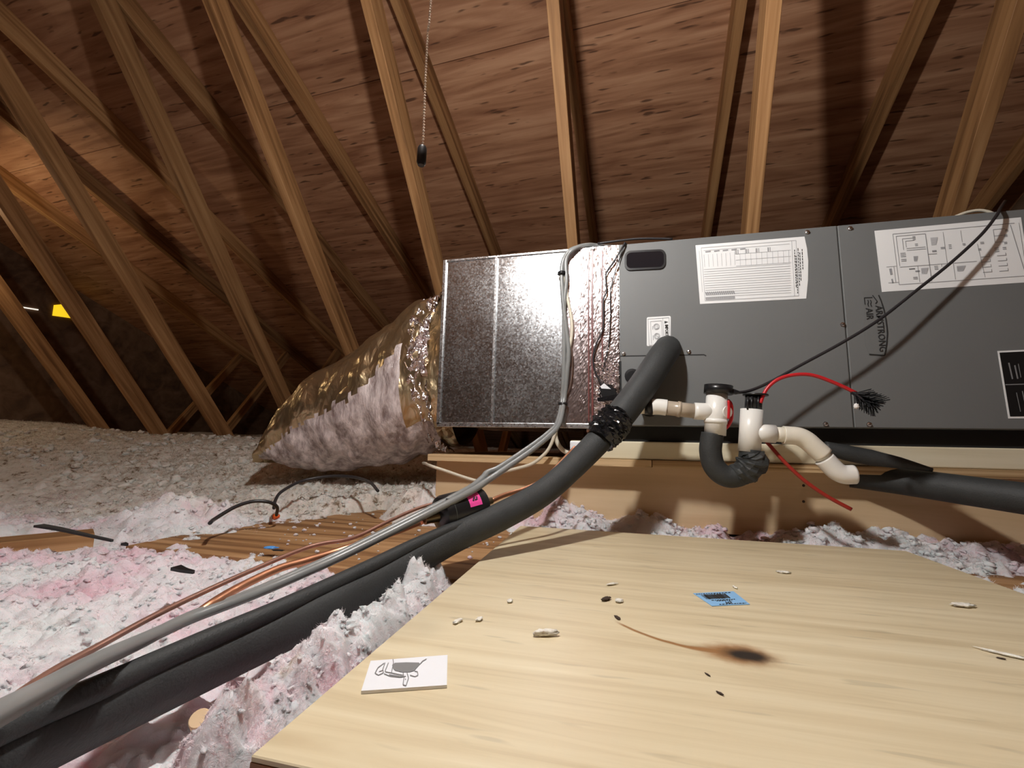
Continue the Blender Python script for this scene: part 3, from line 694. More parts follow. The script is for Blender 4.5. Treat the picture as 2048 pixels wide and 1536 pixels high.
DECKP = [(-.80,.93),(-.74,.79),(-.57,.735),(-.29,.70),(-.215,.66),(-.215,1.0),(-.3,1.06),(-.5,1.07),(-.55,1.25),(-.75,1.27),(-.80,1.1)]
OFFP = [(-1.4,.66),(-1.16,.80),(-1.0,.665),(-1.1,.59),(-1.3,.60)]
def surf(X, Y):
    far = sstep(1.2,2.2,Y); d0 = sstep(.62,.34,np.hypot(X,Y))
    z = base_height(X,Y) + lumps(X,Y,1.0-.45*far) + d0*(.011*np.abs(perlin(X*70+3,Y*70,X*0+2))+.009*np.abs(perlin(X*150,Y*150,X*0+6))-.004)
    n1 = perlin(X*14,Y*14,X*0+7)*.05 + perlin(X*40,Y*40,X*0+9)*.02
    ip = insidep(X,Y,DECKP)+n1
    z = np.where(ip>-.04, z+( -.262-z)*sstep(-.035,.03,ip), z)
    io = insidep(X,Y,OFFP)+n1*.5
    z = np.where(io>-.03, z+(-.232-z)*sstep(-.03,.02,io), z)
    # strip along the platform foot and right of the hatch
    rs = (X>-.24)&(Y>.6)
    foot = .062*sstep(.13,.02,1.167-Y)*np.clip(.55+1.2*perlin(X*6,Y*3,X*0+11)+.5*perlin(X*17,Y*9,X*0+3),0,1.2)
    thin = .030*np.clip(.3+1.5*perlin(X*9+3,Y*16,X*0+17)+.8*perlin(X*28,Y*40,X*0+5),-.6,1.2)
    zs = -.226 + foot + thin + .6*lumps(X*1.3,Y*1.3)
    zs = np.where((X<-.02)&(Y>.98), zs+.03*sstep(-.02,-.12,X)*sstep(.98,1.08,Y), zs)
    w = sstep(-.22,-.17,X)
    z = np.where(X>-.22, z*(1-w)+zs*w, z)
    z = np.where((X<-.2)&(X>-.52)&(Y>1.03), np.maximum(z, -.232+.075*sstep(1.05,1.15,Y)*np.clip(.5+1.2*perlin(X*9,Y*6,X*0+21),0,1.2)+lumps(X,Y,.8)), z)
    z = z + .075*np.exp(-((X+1.09)**2/.022+(Y-.905)**2/.010))*np.clip(.9+1.1*perlin(X*13,Y*13,X*0+41)+.6*perlin(X*31,Y*31,X*0+43),0,1.5)
    z = z + .13*np.exp(-((X+.585)**2+(Y-1.19)**2)/.0075)
    # nothing on the hatch
    z = np.where((X>-.215)&(Y<1.012)&(X<.53), -.30, z)
    # keep under the platform empty
    z = np.where((X>-.50)&(Y>1.172), np.minimum(z,-.24), z)
    return z
X,Y = np.meshgrid(xs_, ys_, indexing='ij'); Z = surf(X,Y)
Jx = perlin(X*38,Y*38,X*0+31)*.010; Jy = perlin(X*38+8,Y*38,X*0+37)*.010
nearw = 1-.0*Y
verts = np.stack([X+Jx, Y+Jy, Z+H], -1).reshape(-1,3)
nx, ny = X.shape
idx = np.arange(nx*ny).reshape(nx,ny)
quads = np.stack([idx[:-1,:-1], idx[1:,:-1], idx[1:,1:], idx[:-1,1:]], -1).reshape(-1,4)
zq = Z.reshape(-1)[quads].max(1)
cx = verts[quads,0].mean(1); cy = verts[quads,1].mean(1)
keep = (zq > -.236) | (cx < -1.0) | ((cx < -.22) & (cy < .69))
keep &= (cx > -4.72 + .048*cy)
keep &= ~((cx>-.2)&(cx<.515)&(cy<1.0)); keep &= ~((cx>-.50)&(cy>1.172))
quads = quads[keep]
# tufts: noisy pebbles of wool scattered on the surface
def ico(n):
    bm = bmesh.new(); bmesh.ops.create_icosphere(bm, subdivisions=n, radius=1.0)
    a = np.array([v.co[:] for v in bm.verts]); b = np.array([[v.index for v in f.verts] for f in bm.faces]); bm.free(); return a, b
bm = bmesh.new(); bmesh.ops.create_icosphere(bm, subdivisions=3, radius=1.0)
iv = np.array([v.co[:] for v in bm.verts]); itri = np.array([[v.index for v in f.verts] for f in bm.faces]); bm.free()
protos=[]
for k in range(10):
    o3=rng.uniform(-40,40,3); p=iv*1.35+o3; q=iv*3.4+o3; s=iv*8.0+o3
    r=.55+.85*np.abs(perlin(p[:,0],p[:,1],p[:,2]))+.45*np.abs(perlin(q[:,0],q[:,1],q[:,2]))+.16*perlin(s[:,0],s[:,1],s[:,2])
    protos.append(iv*r[:,None]*np.array([1,.8,.62]))
iv2,itri2=ico(2); protos2=[]
for k in range(24):
    o3=rng.uniform(-40,40,3); p=iv2*1.6+o3; q=iv2*4.2+o3
    r=.35+1.3*np.abs(perlin(p[:,0],p[:,1],p[:,2]))+1.1*np.abs(perlin(q[:,0],q[:,1],q[:,2]))
    protos2.append(iv2*r[:,None]*np.array([1.1,.8,.6]))
CV=[verts]; CT=[]; base=len(verts); ntuft=0
def scatter(n, xr, yr, smin, smax, cond=None, sink=.25):
    global base, ntuft
    x=rng.uniform(*xr,n); y=rng.uniform(*yr,n); z=surf(x,y)
    for i in range(n):
        if z[i] < -.237: continue
        if (x[i]-.0 < -4.4) or (x[i]>-.23 and x[i]<.545 and y[i]<1.03) or (x[i]>-.50 and y[i]>1.16): continue
        if cond is not None and not cond(x[i],y[i],z[i]): continue
        s=smin+(smax-smin)*rng.random()**2.2; a=rng.uniform(0,6.28); c,d=math.cos(a),math.sin(a); t=rng.uniform(-.5,.5)
        R=np.array([[c,-d,0],[d,c,0],[0,0,1]])@np.array([[math.cos(t),0,math.sin(t)],[0,1,0],[-math.sin(t),0,math.cos(t)]])
        v=protos2[rng.integers(24)]@R.T*s+np.array([x[i],y[i],z[i]+H+s*(.35-sink)])
        CV.append(v); CT.append(itri2+base); base+=len(v); ntuft+=1
hosed = lambda x,y,z: True
HXY=[(p.x,p.y) for p in HP]; CXY=[(p.x,p.y) for p in CP]
def clear(x,y,z):
    a=np.array([x]); b=np.array([y]); return segdist(a,b,HXY)[0]>.034 and segdist(a,b,CXY)[0]>.026
scatter(2200, (-1.0,-.2), (.12,.78), .0025, .0065, clear, .3)
scatter(1100, (-1.7,-.45), (.75,1.5), .004, .011, None, .25)
scatter(420, (-.33,-.225), (.2,.74), .002, .0042, clear, .35)
scatter(900, (-.25,1.1), (1.0,1.165), .004, .013, None, .1)
scatter(350, (.53,1.1), (.7,1.165), .004, .012, None, .1)
scatter(400, (-3.6,-1.2), (1.2,2.4), .012, .035, None, .3)
# crumbs of wool on the bare decking
n=190; x=rng.uniform(-.95,-.2,n); y=rng.uniform(.70,1.2,n)
for i in range(n):
    if insidep(np.array([x[i]]),np.array([y[i]]),DECKP)[0]<.01 or (x[i]>-.25 and y[i]<1.02): continue
    s=.002+.005*rng.random()**2; v=protos[rng.integers(10)]*s+np.array([x[i],y[i],H-.2185+s*.4]); CV.append(v); CT.append(itri+base); base+=len(v)
# loose fibres standing off the wool
FT=[]
def fibres(n, xr, yr, ln, wd):
    global base
    x=rng.uniform(*xr,n); y=rng.uniform(*yr,n); z=surf(x,y)
    ok=(z>-.237)&~((x>-.225)&(x<.545)&(y<1.03))&~((x>-.50)&(y>1.165))
    x,y,z=x[ok],y[ok],z[ok]; m=len(x)
    p=np.stack([x,y,z+H-.001],-1); d=rng.normal(size=(m,3)); d[:,2]=np.abs(d[:,2])*.9; d/=np.linalg.norm(d,axis=1)[:,None]
    w=np.cross(d,rng.normal(size=(m,3))); w/=np.linalg.norm(w,axis=1)[:,None]
    l=ln*rng.uniform(.4,1.4,(m,1)); e=p+d*l
    v=np.stack([p-w*wd,p+w*wd,e],1).reshape(-1,3)
    CV.append(v); FT.append(base+np.arange(m*3).reshape(-1,3)); base+=len(v)
fibres(70000, (-.52,-.215), (.10,.36), .0035, .00018)
fibres(130000, (-1.05,-.2), (.08,.80), .0042, .0003)
fibres(100000, (-1.9,-.45), (.75,1.6), .007, .0005)
fibres(12000, (-.32,-.222), (.25,.74), .0038, .00025)
fibres(50000, (-.25,1.1), (1.01,1.165), .006, .0004)
fibres(30000, (.53,1.1), (.7,1.165), .006, .0004)
fibres(60000, (-4.2,-.5), (1.3,2.5), .014, .0011)
allv=np.concatenate(CV); ntri=sum(len(t) for t in CT); tris=np.concatenate(CT+FT)
me=bpy.data.meshes.new('loose_insulation')
me.vertices.add(len(allv)); me.vertices.foreach_set('co', allv.astype(np.float32).ravel())
loops=np.concatenate([quads.ravel(), tris.ravel()]); me.loops.add(len(loops)); me.loops.foreach_set('vertex_index', loops.astype(np.int32))
starts=np.concatenate([np.arange(len(quads))*4, len(quads)*4+np.arange(len(tris))*3]); me.polygons.add(len(starts))
me.polygons.foreach_set('loop_start', starts.astype(np.int32)); me.update(calc_edges=True); me.validate()
me.polygons.foreach_set('use_smooth', np.ones(len(me.polygons),bool))
def insul_mat():
    m, nt, b = newmat('blown_fibreglass'); L=nt.links.new
    tc=N(nt,'ShaderNodeTexCoord')
    n1=N(nt,'ShaderNodeTexNoise',Scale=7.0,Detail=4.0); L(tc.outputs['Object'],n1.inputs['Vector'])
    r1=N(nt,'ShaderNodeValToRGB'); e=r1.color_ramp.elements; e[0].position=.34; e[0].color=(.94,.91,.92,1); e[1].position=.63; e[1].color=(.90,.64,.71,1); k=e.new(.48); k.color=(.93,.845,.875,1)
    L(n1.outputs['Fac'],r1.inputs['Fac'])
    # older, dusty wool further back; tan stains here and there
    n2=N(nt,'ShaderNodeTexNoise',Scale=3.6,Detail=6.0,Roughness=.7); L(tc.outputs['Object'],n2.inputs['Vector'])
    sp=N(nt,'ShaderNodeSeparateXYZ'); L(tc.outputs['Object'],sp.inputs[0])
    ma=N(nt,'ShaderNodeMath',operation='MULTIPLY_ADD'); ma.inputs[1].default_value=-.20; L(sp.outputs[0],ma.inputs[0]); L(sp.outputs[1],ma.inputs[2])
    mb=N(nt,'ShaderNodeMath',operation='MULTIPLY_ADD'); mb.inputs[1].default_value=.8; L(n2.outputs['Fac'],mb.inputs[0]); L(ma.outputs[0],mb.inputs[2])
    mr=N(nt,'ShaderNodeMapRange',interpolation_type='SMOOTHSTEP'); mr.inputs[1].default_value=1.48; mr.inputs[2].default_value=1.70; L(mb.outputs[0],mr.inputs[0])
    gx=N(nt,'ShaderNodeMapRange'); gx.inputs[1].default_value=-.42; gx.inputs[2].default_value=-.60; L(sp.outputs[0],gx.inputs[0])
    mm=N(nt,'ShaderNodeMath',operation='MULTIPLY'); L(mr.outputs[0],mm.inputs[0]); L(gx.outputs[0],mm.inputs[1])
    n3=N(nt,'ShaderNodeTexNoise',Scale=22.0,Detail=5.0,Roughness=.75); L(tc.outputs['Object'],n3.inputs['Vector'])
    r3=N(nt,'ShaderNodeValToRGB'); e=r3.color_ramp.elements; e[0].position=.36; e[0].color=(.26,.19,.13,1); e[1].position=.60; e[1].color=(.90,.84,.78,1); k=e.new(.44); k.color=(.78,.70,.62,1)
    L(n3.outputs['Fac'],r3.inputs['Fac'])
    mx=N(nt,'ShaderNodeMixRGB'); L(mm.outputs[0],mx.inputs[0]); L(r1.outputs[0],mx.inputs[1]); L(r3.outputs[0],mx.inputs[2])
    n4=N(nt,'ShaderNodeTexNoise',Scale=11.0,Detail=5.0,Roughness=.65); L(tc.outputs['Object'],n4.inputs['Vector'])
    m4=N(nt,'ShaderNodeMapRange'); m4.inputs[1].default_value=.64; m4.inputs[2].default_value=.74; m4.inputs[4].default_value=.75; L(n4.outputs['Fac'],m4.inputs[0])
    mx2=N(nt,'ShaderNodeMixRGB'); mx2.inputs[2].default_value=(.50,.36,.18,1); L(m4.outputs[0],mx2.inputs[0]); L(mx.outputs[0],mx2.inputs[1])
    # grit
    n5=N(nt,'ShaderNodeTexVoronoi',Scale=42.0); L(tc.outputs['Object'],n5.inputs['Vector'])
    m5=N(nt,'ShaderNodeMapRange'); m5.inputs[1].default_value=.06; m5.inputs[2].default_value=.11; m5.inputs[3].default_value=.6; m5.inputs[4].default_value=0; L(n5.outputs['Distance'],m5.inputs[0])
    mx3=N(nt,'ShaderNodeMixRGB'); mx3.inputs[2].default_value=(.10,.07,.05,1); L(m5.outputs[0],mx3.inputs[0]); L(mx2.outputs[0],mx3.inputs[1])
    L(mx3.outputs[0],b.inputs['Base Color']); b.inputs['Roughness'].default_value=1.0; b.inputs['Specular IOR Level'].default_value=.05
    b.inputs['Subsurface Weight'].default_value=.75; b.inputs['Subsurface Radius'].default_value=(1.0,.7,.7); b.inputs['Subsurface Scale'].default_value=.012
    bn=N(nt,'ShaderNodeTexNoise',Scale=160.0,Detail=5.0,Roughness=.7,Distortion=1.5); L(tc.outputs['Object'],bn.inputs['Vector'])
    bp=N(nt,'ShaderNodeBump',Strength=.8,Distance=.004); L(bn.outputs['Fac'],bp.inputs['Height']); L(bp.outputs[0],b.inputs['Normal'])
    return m
M_INSUL=insul_mat(); me.materials.append(M_INSUL)
mf, nt, b = newmat('glass_fibre'); tl=N(nt,'ShaderNodeBsdfTranslucent'); df=N(nt,'ShaderNodeBsdfDiffuse'); mxs=N(nt,'ShaderNodeMixShader')
tc=N(nt,'ShaderNodeTexCoord'); n1=N(nt,'ShaderNodeTexNoise',Scale=7.0,Detail=4.0); nt.links.new(tc.outputs['Object'],n1.inputs['Vector'])
r1=N(nt,'ShaderNodeValToRGB'); e=r1.color_ramp.elements; e[0].position=.38; e[0].color=(.97,.95,.95,1); e[1].position=.68; e[1].color=(.94,.76,.80,1); nt.links.new(n1.outputs['Fac'],r1.inputs['Fac'])
sp=N(nt,'ShaderNodeSeparateXYZ'); nt.links.new(tc.outputs['Object'],sp.inputs[0]); mr=N(nt,'ShaderNodeMapRange'); mr.inputs[1].default_value=1.0; mr.inputs[2].default_value=1.35; nt.links.new(sp.outputs[1],mr.inputs[0])
mx=N(nt,'ShaderNodeMixRGB'); mx.inputs[2].default_value=(.66,.58,.50,1); nt.links.new(mr.outputs[0],mx.inputs[0]); nt.links.new(r1.outputs[0],mx.inputs[1])
for q_ in (tl,df): nt.links.new(mx.outputs[0],q_.inputs['Color'])
nt.links.new(tl.outputs[0],mxs.inputs[1]); nt.links.new(df.outputs[0],mxs.inputs[2]); mxs.inputs[0].default_value=.5
nt.links.new(mxs.outputs[0],nt.nodes['Material Output'].inputs['Surface']); me.materials.append(mf)
mi=np.zeros(len(me.polygons),np.int32); mi[len(quads)+ntri:]=1
if len(mi)==len(quads)+len(tris): me.polygons.foreach_set('material_index', mi)
ins=bpy.data.objects.new('loose_insulation', me); COL.objects.link(ins)
setp(ins, 'loose pink and dusty white blown fibreglass wool heaped over the attic floor', 'insulation', kind='stuff')

# ---------------------------------------------------------------- foil flexible duct at the plenum's left end
fd = thing('flexible_duct', (-.80,1.32,H-.12), 'bulging flexible duct in torn foil jacket over fibreglass, left of the metal plenum', 'flexible duct')
top=[(935,600),(890,603),(850,612),(805,642),(760,680),(710,715),(660,748),(625,785),(600,820),(580,852),(568,890),(560,915)]
bot=[(935,890),(890,897),(850,912),(805,925),(760,930),(710,935),(660,938),(632,938),(610,935),(592,928),(578,920),(566,925)]
YC=1.36
SEG=96; Vd=[]; n=0
Tp=crom([atY(*p,YC) for p in top],8); Bp=crom([atY(*p,YC) for p in bot],8)
nr=len(Tp); dep=[.20-.07*(i/(nr-1))**2 for i in range(nr)]
A_=np.linspace(0,2*math.pi,SEG,endpoint=False)
for i in range(nr):
    c=(Tp[i]+Bp[i])/2; h=(Tp[i]-Bp[i])/2
    for k in range(SEG):
        a=A_[k]; dv=Vector((0,-dep[i],0))
        # wrinkles run around the duct where it is gathered
        t=i/(nr-1)
        wr=1+.030*math.sin(a*3+t*9)+.020*math.sin(34*t+2.2*math.sin(a*2)+a)+.016*math.sin(61*t+3*math.sin(a*3+1)-2*a)*(1 if math.sin(a)>-.2 else .4)
        Vd.append(c+(h*math.cos(a)+dv*math.sin(a))*wr)
Vn=np.array([v[:] for v in Vd]); nzv=perlin(Vn[:,0]*22,Vn[:,1]*22,Vn[:,2]*22)*.012+np.abs(perlin(Vn[:,0]*48,Vn[:,1]*48,Vn[:,2]*48))*.010
Fa,Fb=[],[]
for i in range(nr-1):
    for k in range(SEG):
        a=A_[k]; t=i/(nr-1)
        q=(i*SEG+k,i*SEG+(k+1)%SEG,(i+1)*SEG+(k+1)%SEG,(i+1)*SEG+k)
        thr=1.30+.75*t+.010*(((i*7)%11)-5)+8.0*float(nzv[i*SEG+k])-.45*max(0,(.30-t)/.30)
        bare = (thr < a < 3.3 and .17 < t < .93) or (2.25 < a < 3.3 and .05 < t <= .17)
        (Fb if bare else Fa).append(q)
for i,v in enumerate(Vd):
    kk=i%SEG
    Vd[i]=v+(Vector((0,-1,.15))*float(nzv[i]))*(1.0 if A_[kk]<3.4 else .3)
def sub(V,F_):
    used=sorted({i for f in F_ for i in f}); mp={j:i for i,j in enumerate(used)}
    return [V[j] for j in used],[tuple(mp[i] for i in f) for f in F_]
v_,f_=sub(Vd,Fa); mobj('foil_jacket',v_,f_,M_JACKET,fd,smooth=True)
def batt_mat():
    m,nt,b=newmat('batt_under_film'); L=nt.links.new
    tc=N(nt,'ShaderNodeTexCoord'); mp=N(nt,'ShaderNodeMapping'); mp.inputs['Rotation'].default_value=(0,math.radians(-35),0); mp.inputs['Scale'].default_value=(1,1,.22); L(tc.outputs['Object'],mp.inputs['Vector'])
    n=N(nt,'ShaderNodeTexNoise',Scale=34.0,Detail=5.0,Roughness=.65); L(mp.outputs[0],n.inputs['Vector'])
    r=N(nt,'ShaderNodeValToRGB'); e=r.color_ramp.elements; e[0].position=.36; e[0].color=(.20,.14,.13,1); e[1].position=.62; e[1].color=(.72,.62,.60,1)
    L(n.outputs['Fac'],r.inputs['Fac']); L(r.outputs[0],b.inputs['Base Color']); b.inputs['Roughness'].default_value=.5
    b.inputs['Coat Weight'].default_value=1.0; b.inputs['Coat Roughness'].default_value=.18
    bp=N(nt,'ShaderNodeBump',Strength=.9,Distance=.008); L(n.outputs['Fac'],bp.inputs['Height']); L(bp.outputs[0],b.inputs['Normal']); L(bp.outputs[0],b.inputs['Coat Normal'])
    return m
v_,f_=sub(Vd,Fb); mobj('torn_fibreglass',v_,f_,batt_mat(),fd,smooth=True)
# crumpled tape gathering the duct onto the plenum
V=[];Fc=[]; rr=random.Random(3)
for i in range(9):
    for k in range(49):
        a=-.2+3.4*k/48; c=(Tp[6]+Bp[6])/2; h=(Tp[6]-Bp[6])/2
        p=c+(h*math.cos(a)+Vector((0,-dep[0],0))*math.sin(a))*(1.05+.07*rr.uniform(-1,1)-.012*i)+Vector((.012-.010*i,0,0))
        V.append(p)
for i in range(8):
    for k in range(48):
        a=i*49+k; Fc.append((a,a+1,a+50,a+49))
mobj('crumpled_tape',V,Fc,M_TAPE2,fd,smooth=False)

# ---------------------------------------------------------------- insulated suction line (the big black hose)
hose = thing('insulated_suction_line', HP[9], 'thick black foam-insulated refrigerant hose curving from the cabinet to the foreground', 'pipe')
R_UP=.0315; R_LO=.0235
up = [fpt(1334,697,-.01), atD(1334,699,1.045)] + [atD(*p) for p in ((1322,716,1.005),(1285,772,.965),(1245,825,.935),(1215,860,.912))]
tube('upper_sleeve', up, R_UP, M_FOAM, hose, seg=20, n=8)
lo = [atD(*p) for p in [(1232,842,.925)]+HOSE[4:]]
tube('lower_sleeve', lo, [R_LO+.003]*2+[R_LO]*(len(lo)-2), M_FOAM, hose, seg=28, n=8, prof=lambda a,i: 1+.03*math.sin(3*a+.05*i)-.10*math.exp(-((a-2.2-.002*i)/.16)**2)*min(1,i/60))
# split flap of the sleeve lying along its upper side
fl=[(990,1030,.735),(900,1066,.685),(820,1102,.63),(740,1142,.572),(640,1190,.508),(540,1237,.45),(420,1290,.398),(290,1350,.348),(160,1410,.303),(40,1462,.272),(-80,1515,.245)]
FP=[atD(*p)+Vector((0,.004,.006)) for p in fl]
tube('split_flap', FP, [.004]+[.0125]*(len(FP)-2)+[.0135], M_FOAM, hose, seg=14, n=8, prof=lambda a,i: 1+.35*math.cos(2*a+.6))
# shiny black tape lump at the joint of the sleeves
tp=[atD(*p) for p in ((1236,832,.928),(1226,845,.92),(1212,862,.91),(1198,880,.90))]
tube('tape_wrap', tp, [.0335,.036,.037,.031], M_BTAPE, hose, seg=20, n=6, prof=lambda a,i: 1+.10*math.sin(5*a+i*1.7)+.06*math.sin(9*a-i*2.9), smooth=False)
lump=[atD(1214,838,.905), atD(1204,852,.895), atD(1196,866,.893)]
tube('tape_wrap', lump, [.014,.019,.012], M_BTAPE, hose, seg=12, n=5, prof=lambda a,i: 1+.22*math.sin(4*a+i*2.1), smooth=False)

# ---------------------------------------------------------------- small connector block beside the hose
cn = thing('wire_connector', atY(1212,790,1.08), 'small black connector with a white sticker on the foil tape', 'connector')
P=[atY(*p,1.085) for p in ((1198,776),(1207,765),(1231,778),(1234,793),(1206,800))]
mobj('body', P+[p+Vector((0,.014,0)) for p in P], [(0,1,2,3,4),(9,8,7,6,5)]+[(i,(i+1)%5,(i+1)%5+5,i+5) for i in range(5)], M_BPLAST, cn, bevel=.0012)
P=[atY(*p,1.0838) for p in ((1200.5,773),(1208,766.5),(1222,778),(1203,777))]; mobj('sticker', P+[p+Vector((0,.0006,0)) for p in P], [(0,1,2,3),(7,6,5,4),(0,4,5,1),(1,5,6,2),(2,6,7,3),(3,7,4,0)], M_CARD, cn)
P=[atY(*p,1.084) for p in ((1194,796),(1236,788),(1236,800),(1196,803))]; mobj('lower_clip', P+[p+Vector((0,.012,0)) for p in P], [(0,1,2,3),(7,6,5,4),(0,4,5,1),(1,5,6,2),(2,6,7,3),(3,7,4,0)], M_BTAPE, cn)

# ---------------------------------------------------------------- cables
def yz(p, Y): return atY(p[0],p[1],Y)
def cab(name, pts, r, mat, label, cat='cable', group=None, seg=8, n=6):
    o = tube(name, pts, r, mat, None, seg=seg, n=n); return setp(o, label, cat, group)
up1=[(1002,943,.82,0),(1060,903,.93,0),(1098,872,1.005,0),(1118,848,1.045,0)]
riser=[(1128,800),(1134,745),(1137,700),(1131,650),(1126,600),(1123,550),(1127,520),(1142,500),(1170,490),(1205,484)]
A1=CP+[atD(a,b,c) for a,b,c,_ in up1]+[atY(*p,1.086) for p in riser]
A1[-2]+=Vector((0,.02,0.006)); A1[-1]+=Vector((0,.06,.014)); A1.append(A1[-1]+Vector((.12,.06,.004)))
cab('grey_cable', A1, .0060, M_GCABLE, 'grey cable nearest the black hose, running from lower left up the plenum corner', group=None)
CP2=[atD(a-2*(.4/c),b+3*(.4/c),c+.012) for a,b,c in CAB[:5]]+[atD(a-2,b-2-4*min(1,(i+1)/4),c+.010) for i,(a,b,c) in enumerate(CAB[5:-2])]+[atD(938,977,.735),atD(966,955,.775)]
riser2=[(1124,802),(1127,760),(1128,700),(1128,640),(1129,600),(1133,560),(1132,520),(1148,498),(1176,487),(1210,481)]
A2=CP2+[atD(*p) for p in ((975,945,.795),(1000,934,.835),(1058,895,.94),(1094,868,1.01),(1114,846,1.05))]+[atY(*p,1.087) for p in riser2]
A2[-2]+=Vector((0,.025,0.008)); A2[-1]+=Vector((0,.07,.016)); A2.append(A2[-1]+Vector((.12,.05,.004)))
cab('grey_cable', A2, .0056, M_GCABLE, 'grey cable running alongside the copper line and twisting before the platform')
W1=[atY(846,926,1.30),atY(851,927,1.20)]+[atY(*p,1.09) for p in ((862,932),(892,942),(943,959),(968,962),(995,947),(1030,938),(1063,928),(1085,912),(1099,895),(1109,870),(1114,848),(1122,815),(1125,780),(1129,730),(1142,680),(1143,640),(1134,590),(1130,550))]
cab('white_cable', W1, .0042, M_WCABLE, 'off-white cable sagging in front of the platform board and up the plenum')
W2=[atY(*p,1.098) for p in ((1112,852),(1111,872),(1117,890),(1130,903),(1146,908))]
cab('white_cable', W2, .0055, M_WCABLE, 'short thick white cable looping under the plenum to the platform edge')
D1=[atY(*p,1.088) for p in ((1248,489),(1229,521),(1212,548),(1213,582),(1207,601),(1206,655),(1194,684),(1187,709),(1188,736),(1198,760),(1204,770))]
cab('black_wire', [D1[0]+Vector((.05,.10,.01)), D1[0]+Vector((.006,.012,.006))]+D1, .0022, M_DCABLE, 'thin black wire wandering down the foil tape to the small connector', 'wire', seg=6)
D2=[atY(*p,1.090) for p in ((1248,493),(1239,516),(1222,577),(1221,630),(1218,684),(1210,722),(1205,743))]
cab('black_wire', [D2[0]+Vector((.06,.12,.014)), D2[0]+Vector((.006,.016,.010))]+D2, .0014, M_DCABLE, 'thinner wire on the foil tape nearest the grey cabinet', 'wire', seg=6)
D3=[atY(*p,1.092) for p in ((1128,640),(1136,665),(1142,690),(1145,720),(1143,760),(1134,790),(1127,808),(1122,840),(1110,862))]
cab('brown_wire', D3, .0016, plain('brown_wire_jacket',(.12,.07,.05),.4), 'thin brown wire bowing away from the grey cables on the plenum', 'wire', seg=6)
for px,py in ((1126,808),(1123.5,547)):
    c=atY(px,py,1.086); o=tube('cable_tie',[c+Vector((0,0,-.0035)),c+Vector((0,0,.0035))],.0115,M_BPLAST,None,seg=12,n=1)
    setp(o,'black cable tie around the cables %s the plenum face'%('low on' if py>700 else 'high on'),'cable tie')
T1=[atY(px,py,Y) for px,py,Y in ((2010,402,1.20),(2001,416,1.10),(1991,434,1.076),(1960,472,1.066),(1900,527,1.058),(1830,583,1.05),(1760,638,1.043),(1690,682,1.036),(1600,731,1.028),(1540,764,1.02),(1500,781,1.01),(1470,786,1.0))]
cab('float_switch_wire', T1, .0032, M_DCABLE, 'black cable slanting across the cabinet front from its top right to the drain cap')
T2=[atY(px,py,1.13) for px,py in ((1905,436),(1930,426),(1955,421),(1975,423),(1992,430))]
cab('white_wire', T2, .0035, M_WCABLE, 'white cable arching over the top edge of the cabinet at the right', 'wire', seg=6)
T3=[atY(px,py,1.13) for px,py in ((1195,487),(1240,481),(1275,477.5),(1310,477),(1345,478))]
cab('black_wire', T3, .003, M_DCABLE, 'dark wire lying along the top edge of cabinet and plenum', 'wire', seg=6)

# ---------------------------------------------------------------- copper lines and filter drier
def onz(px,py,z): return atZ(px,py,H+z)
dr = thing('filter_drier', atD(915,1025,.72), 'black cylindrical filter drier with a pink sticker on the copper line', 'filter drier')
dA=atD(874,1032,.705); dB=atD(966,1006,.765); ax=(dB-dA); Ld=ax.length
lathe('body', dA, ax, [(0,.010),(.002,.020),(.006,.0285),(.012,.0310),(Ld-.012,.0310),(Ld-.005,.028),(Ld-.001,.019),(Ld,.010)], M_BPLAST, dr, seg=32)
lathe('inlet_fitting', dA+ax.normalized()*.003, -ax, [(0,.011),(.012,.0095),(.016,.0085),(.026,.008)], M_BRASS, dr, seg=16)
lathe('outlet_fitting', dB-ax.normalized()*.003, ax, [(0,.010),(.010,.008),(.014,.007),(.022,.0065)], M_BRASS, dr, seg=16)
an=ax.normalized(); tocam=(CAMP-(dA+dB)/2); tocam=(tocam-an*tocam.dot(an)).normalized(); up_=an.cross(tocam); up_= up_ if up_.z>0 else -up_
def onbody(s, th, r=.0313): return dA+an*s+(tocam*math.cos(th)+up_*math.sin(th))*r
V=[];Fc=[]
s0,s1=Ld*.50,Ld*.76
for i in range(5):
    for j in range(2): V.append(onbody((s0,s1)[j], -.05+.75*i/4, .0314))
for i in range(4): Fc.append((2*i,2*i+1,2*i+3,2*i+2))
mobj('pink_sticker', V, Fc, M_PINK, dr)
V=[];Fc=[]
for (s,t) in ((.58,.22),(.62,.36),(.63,.22),(.67,.34),(.60,.30),(.655,.24)):
    k=len(V); V+=[onbody(Ld*(s+a),t+b,.0317) for a,b in ((0,0),(.035,.02),(.03,.10),(-.005,.08))]; Fc.append((k,k+1,k+2,k+3))
mobj('sticker_scribble', V, Fc, M_INKD, dr)
V=[];Fc=[]
for k in range(14):
    t0=-.75+k*.09; 
    i=len(V); V+=[onbody(Ld*.20,t0,.0313),onbody(Ld*.215,t0,.0313),onbody(Ld*.215,t0+.09,.0313),onbody(Ld*.20,t0+.09,.0313)]; Fc.append((i,i+1,i+2,i+3))
mobj('printed_ring', V, Fc, plain('dim_print',(.05,.055,.05),.4), dr)
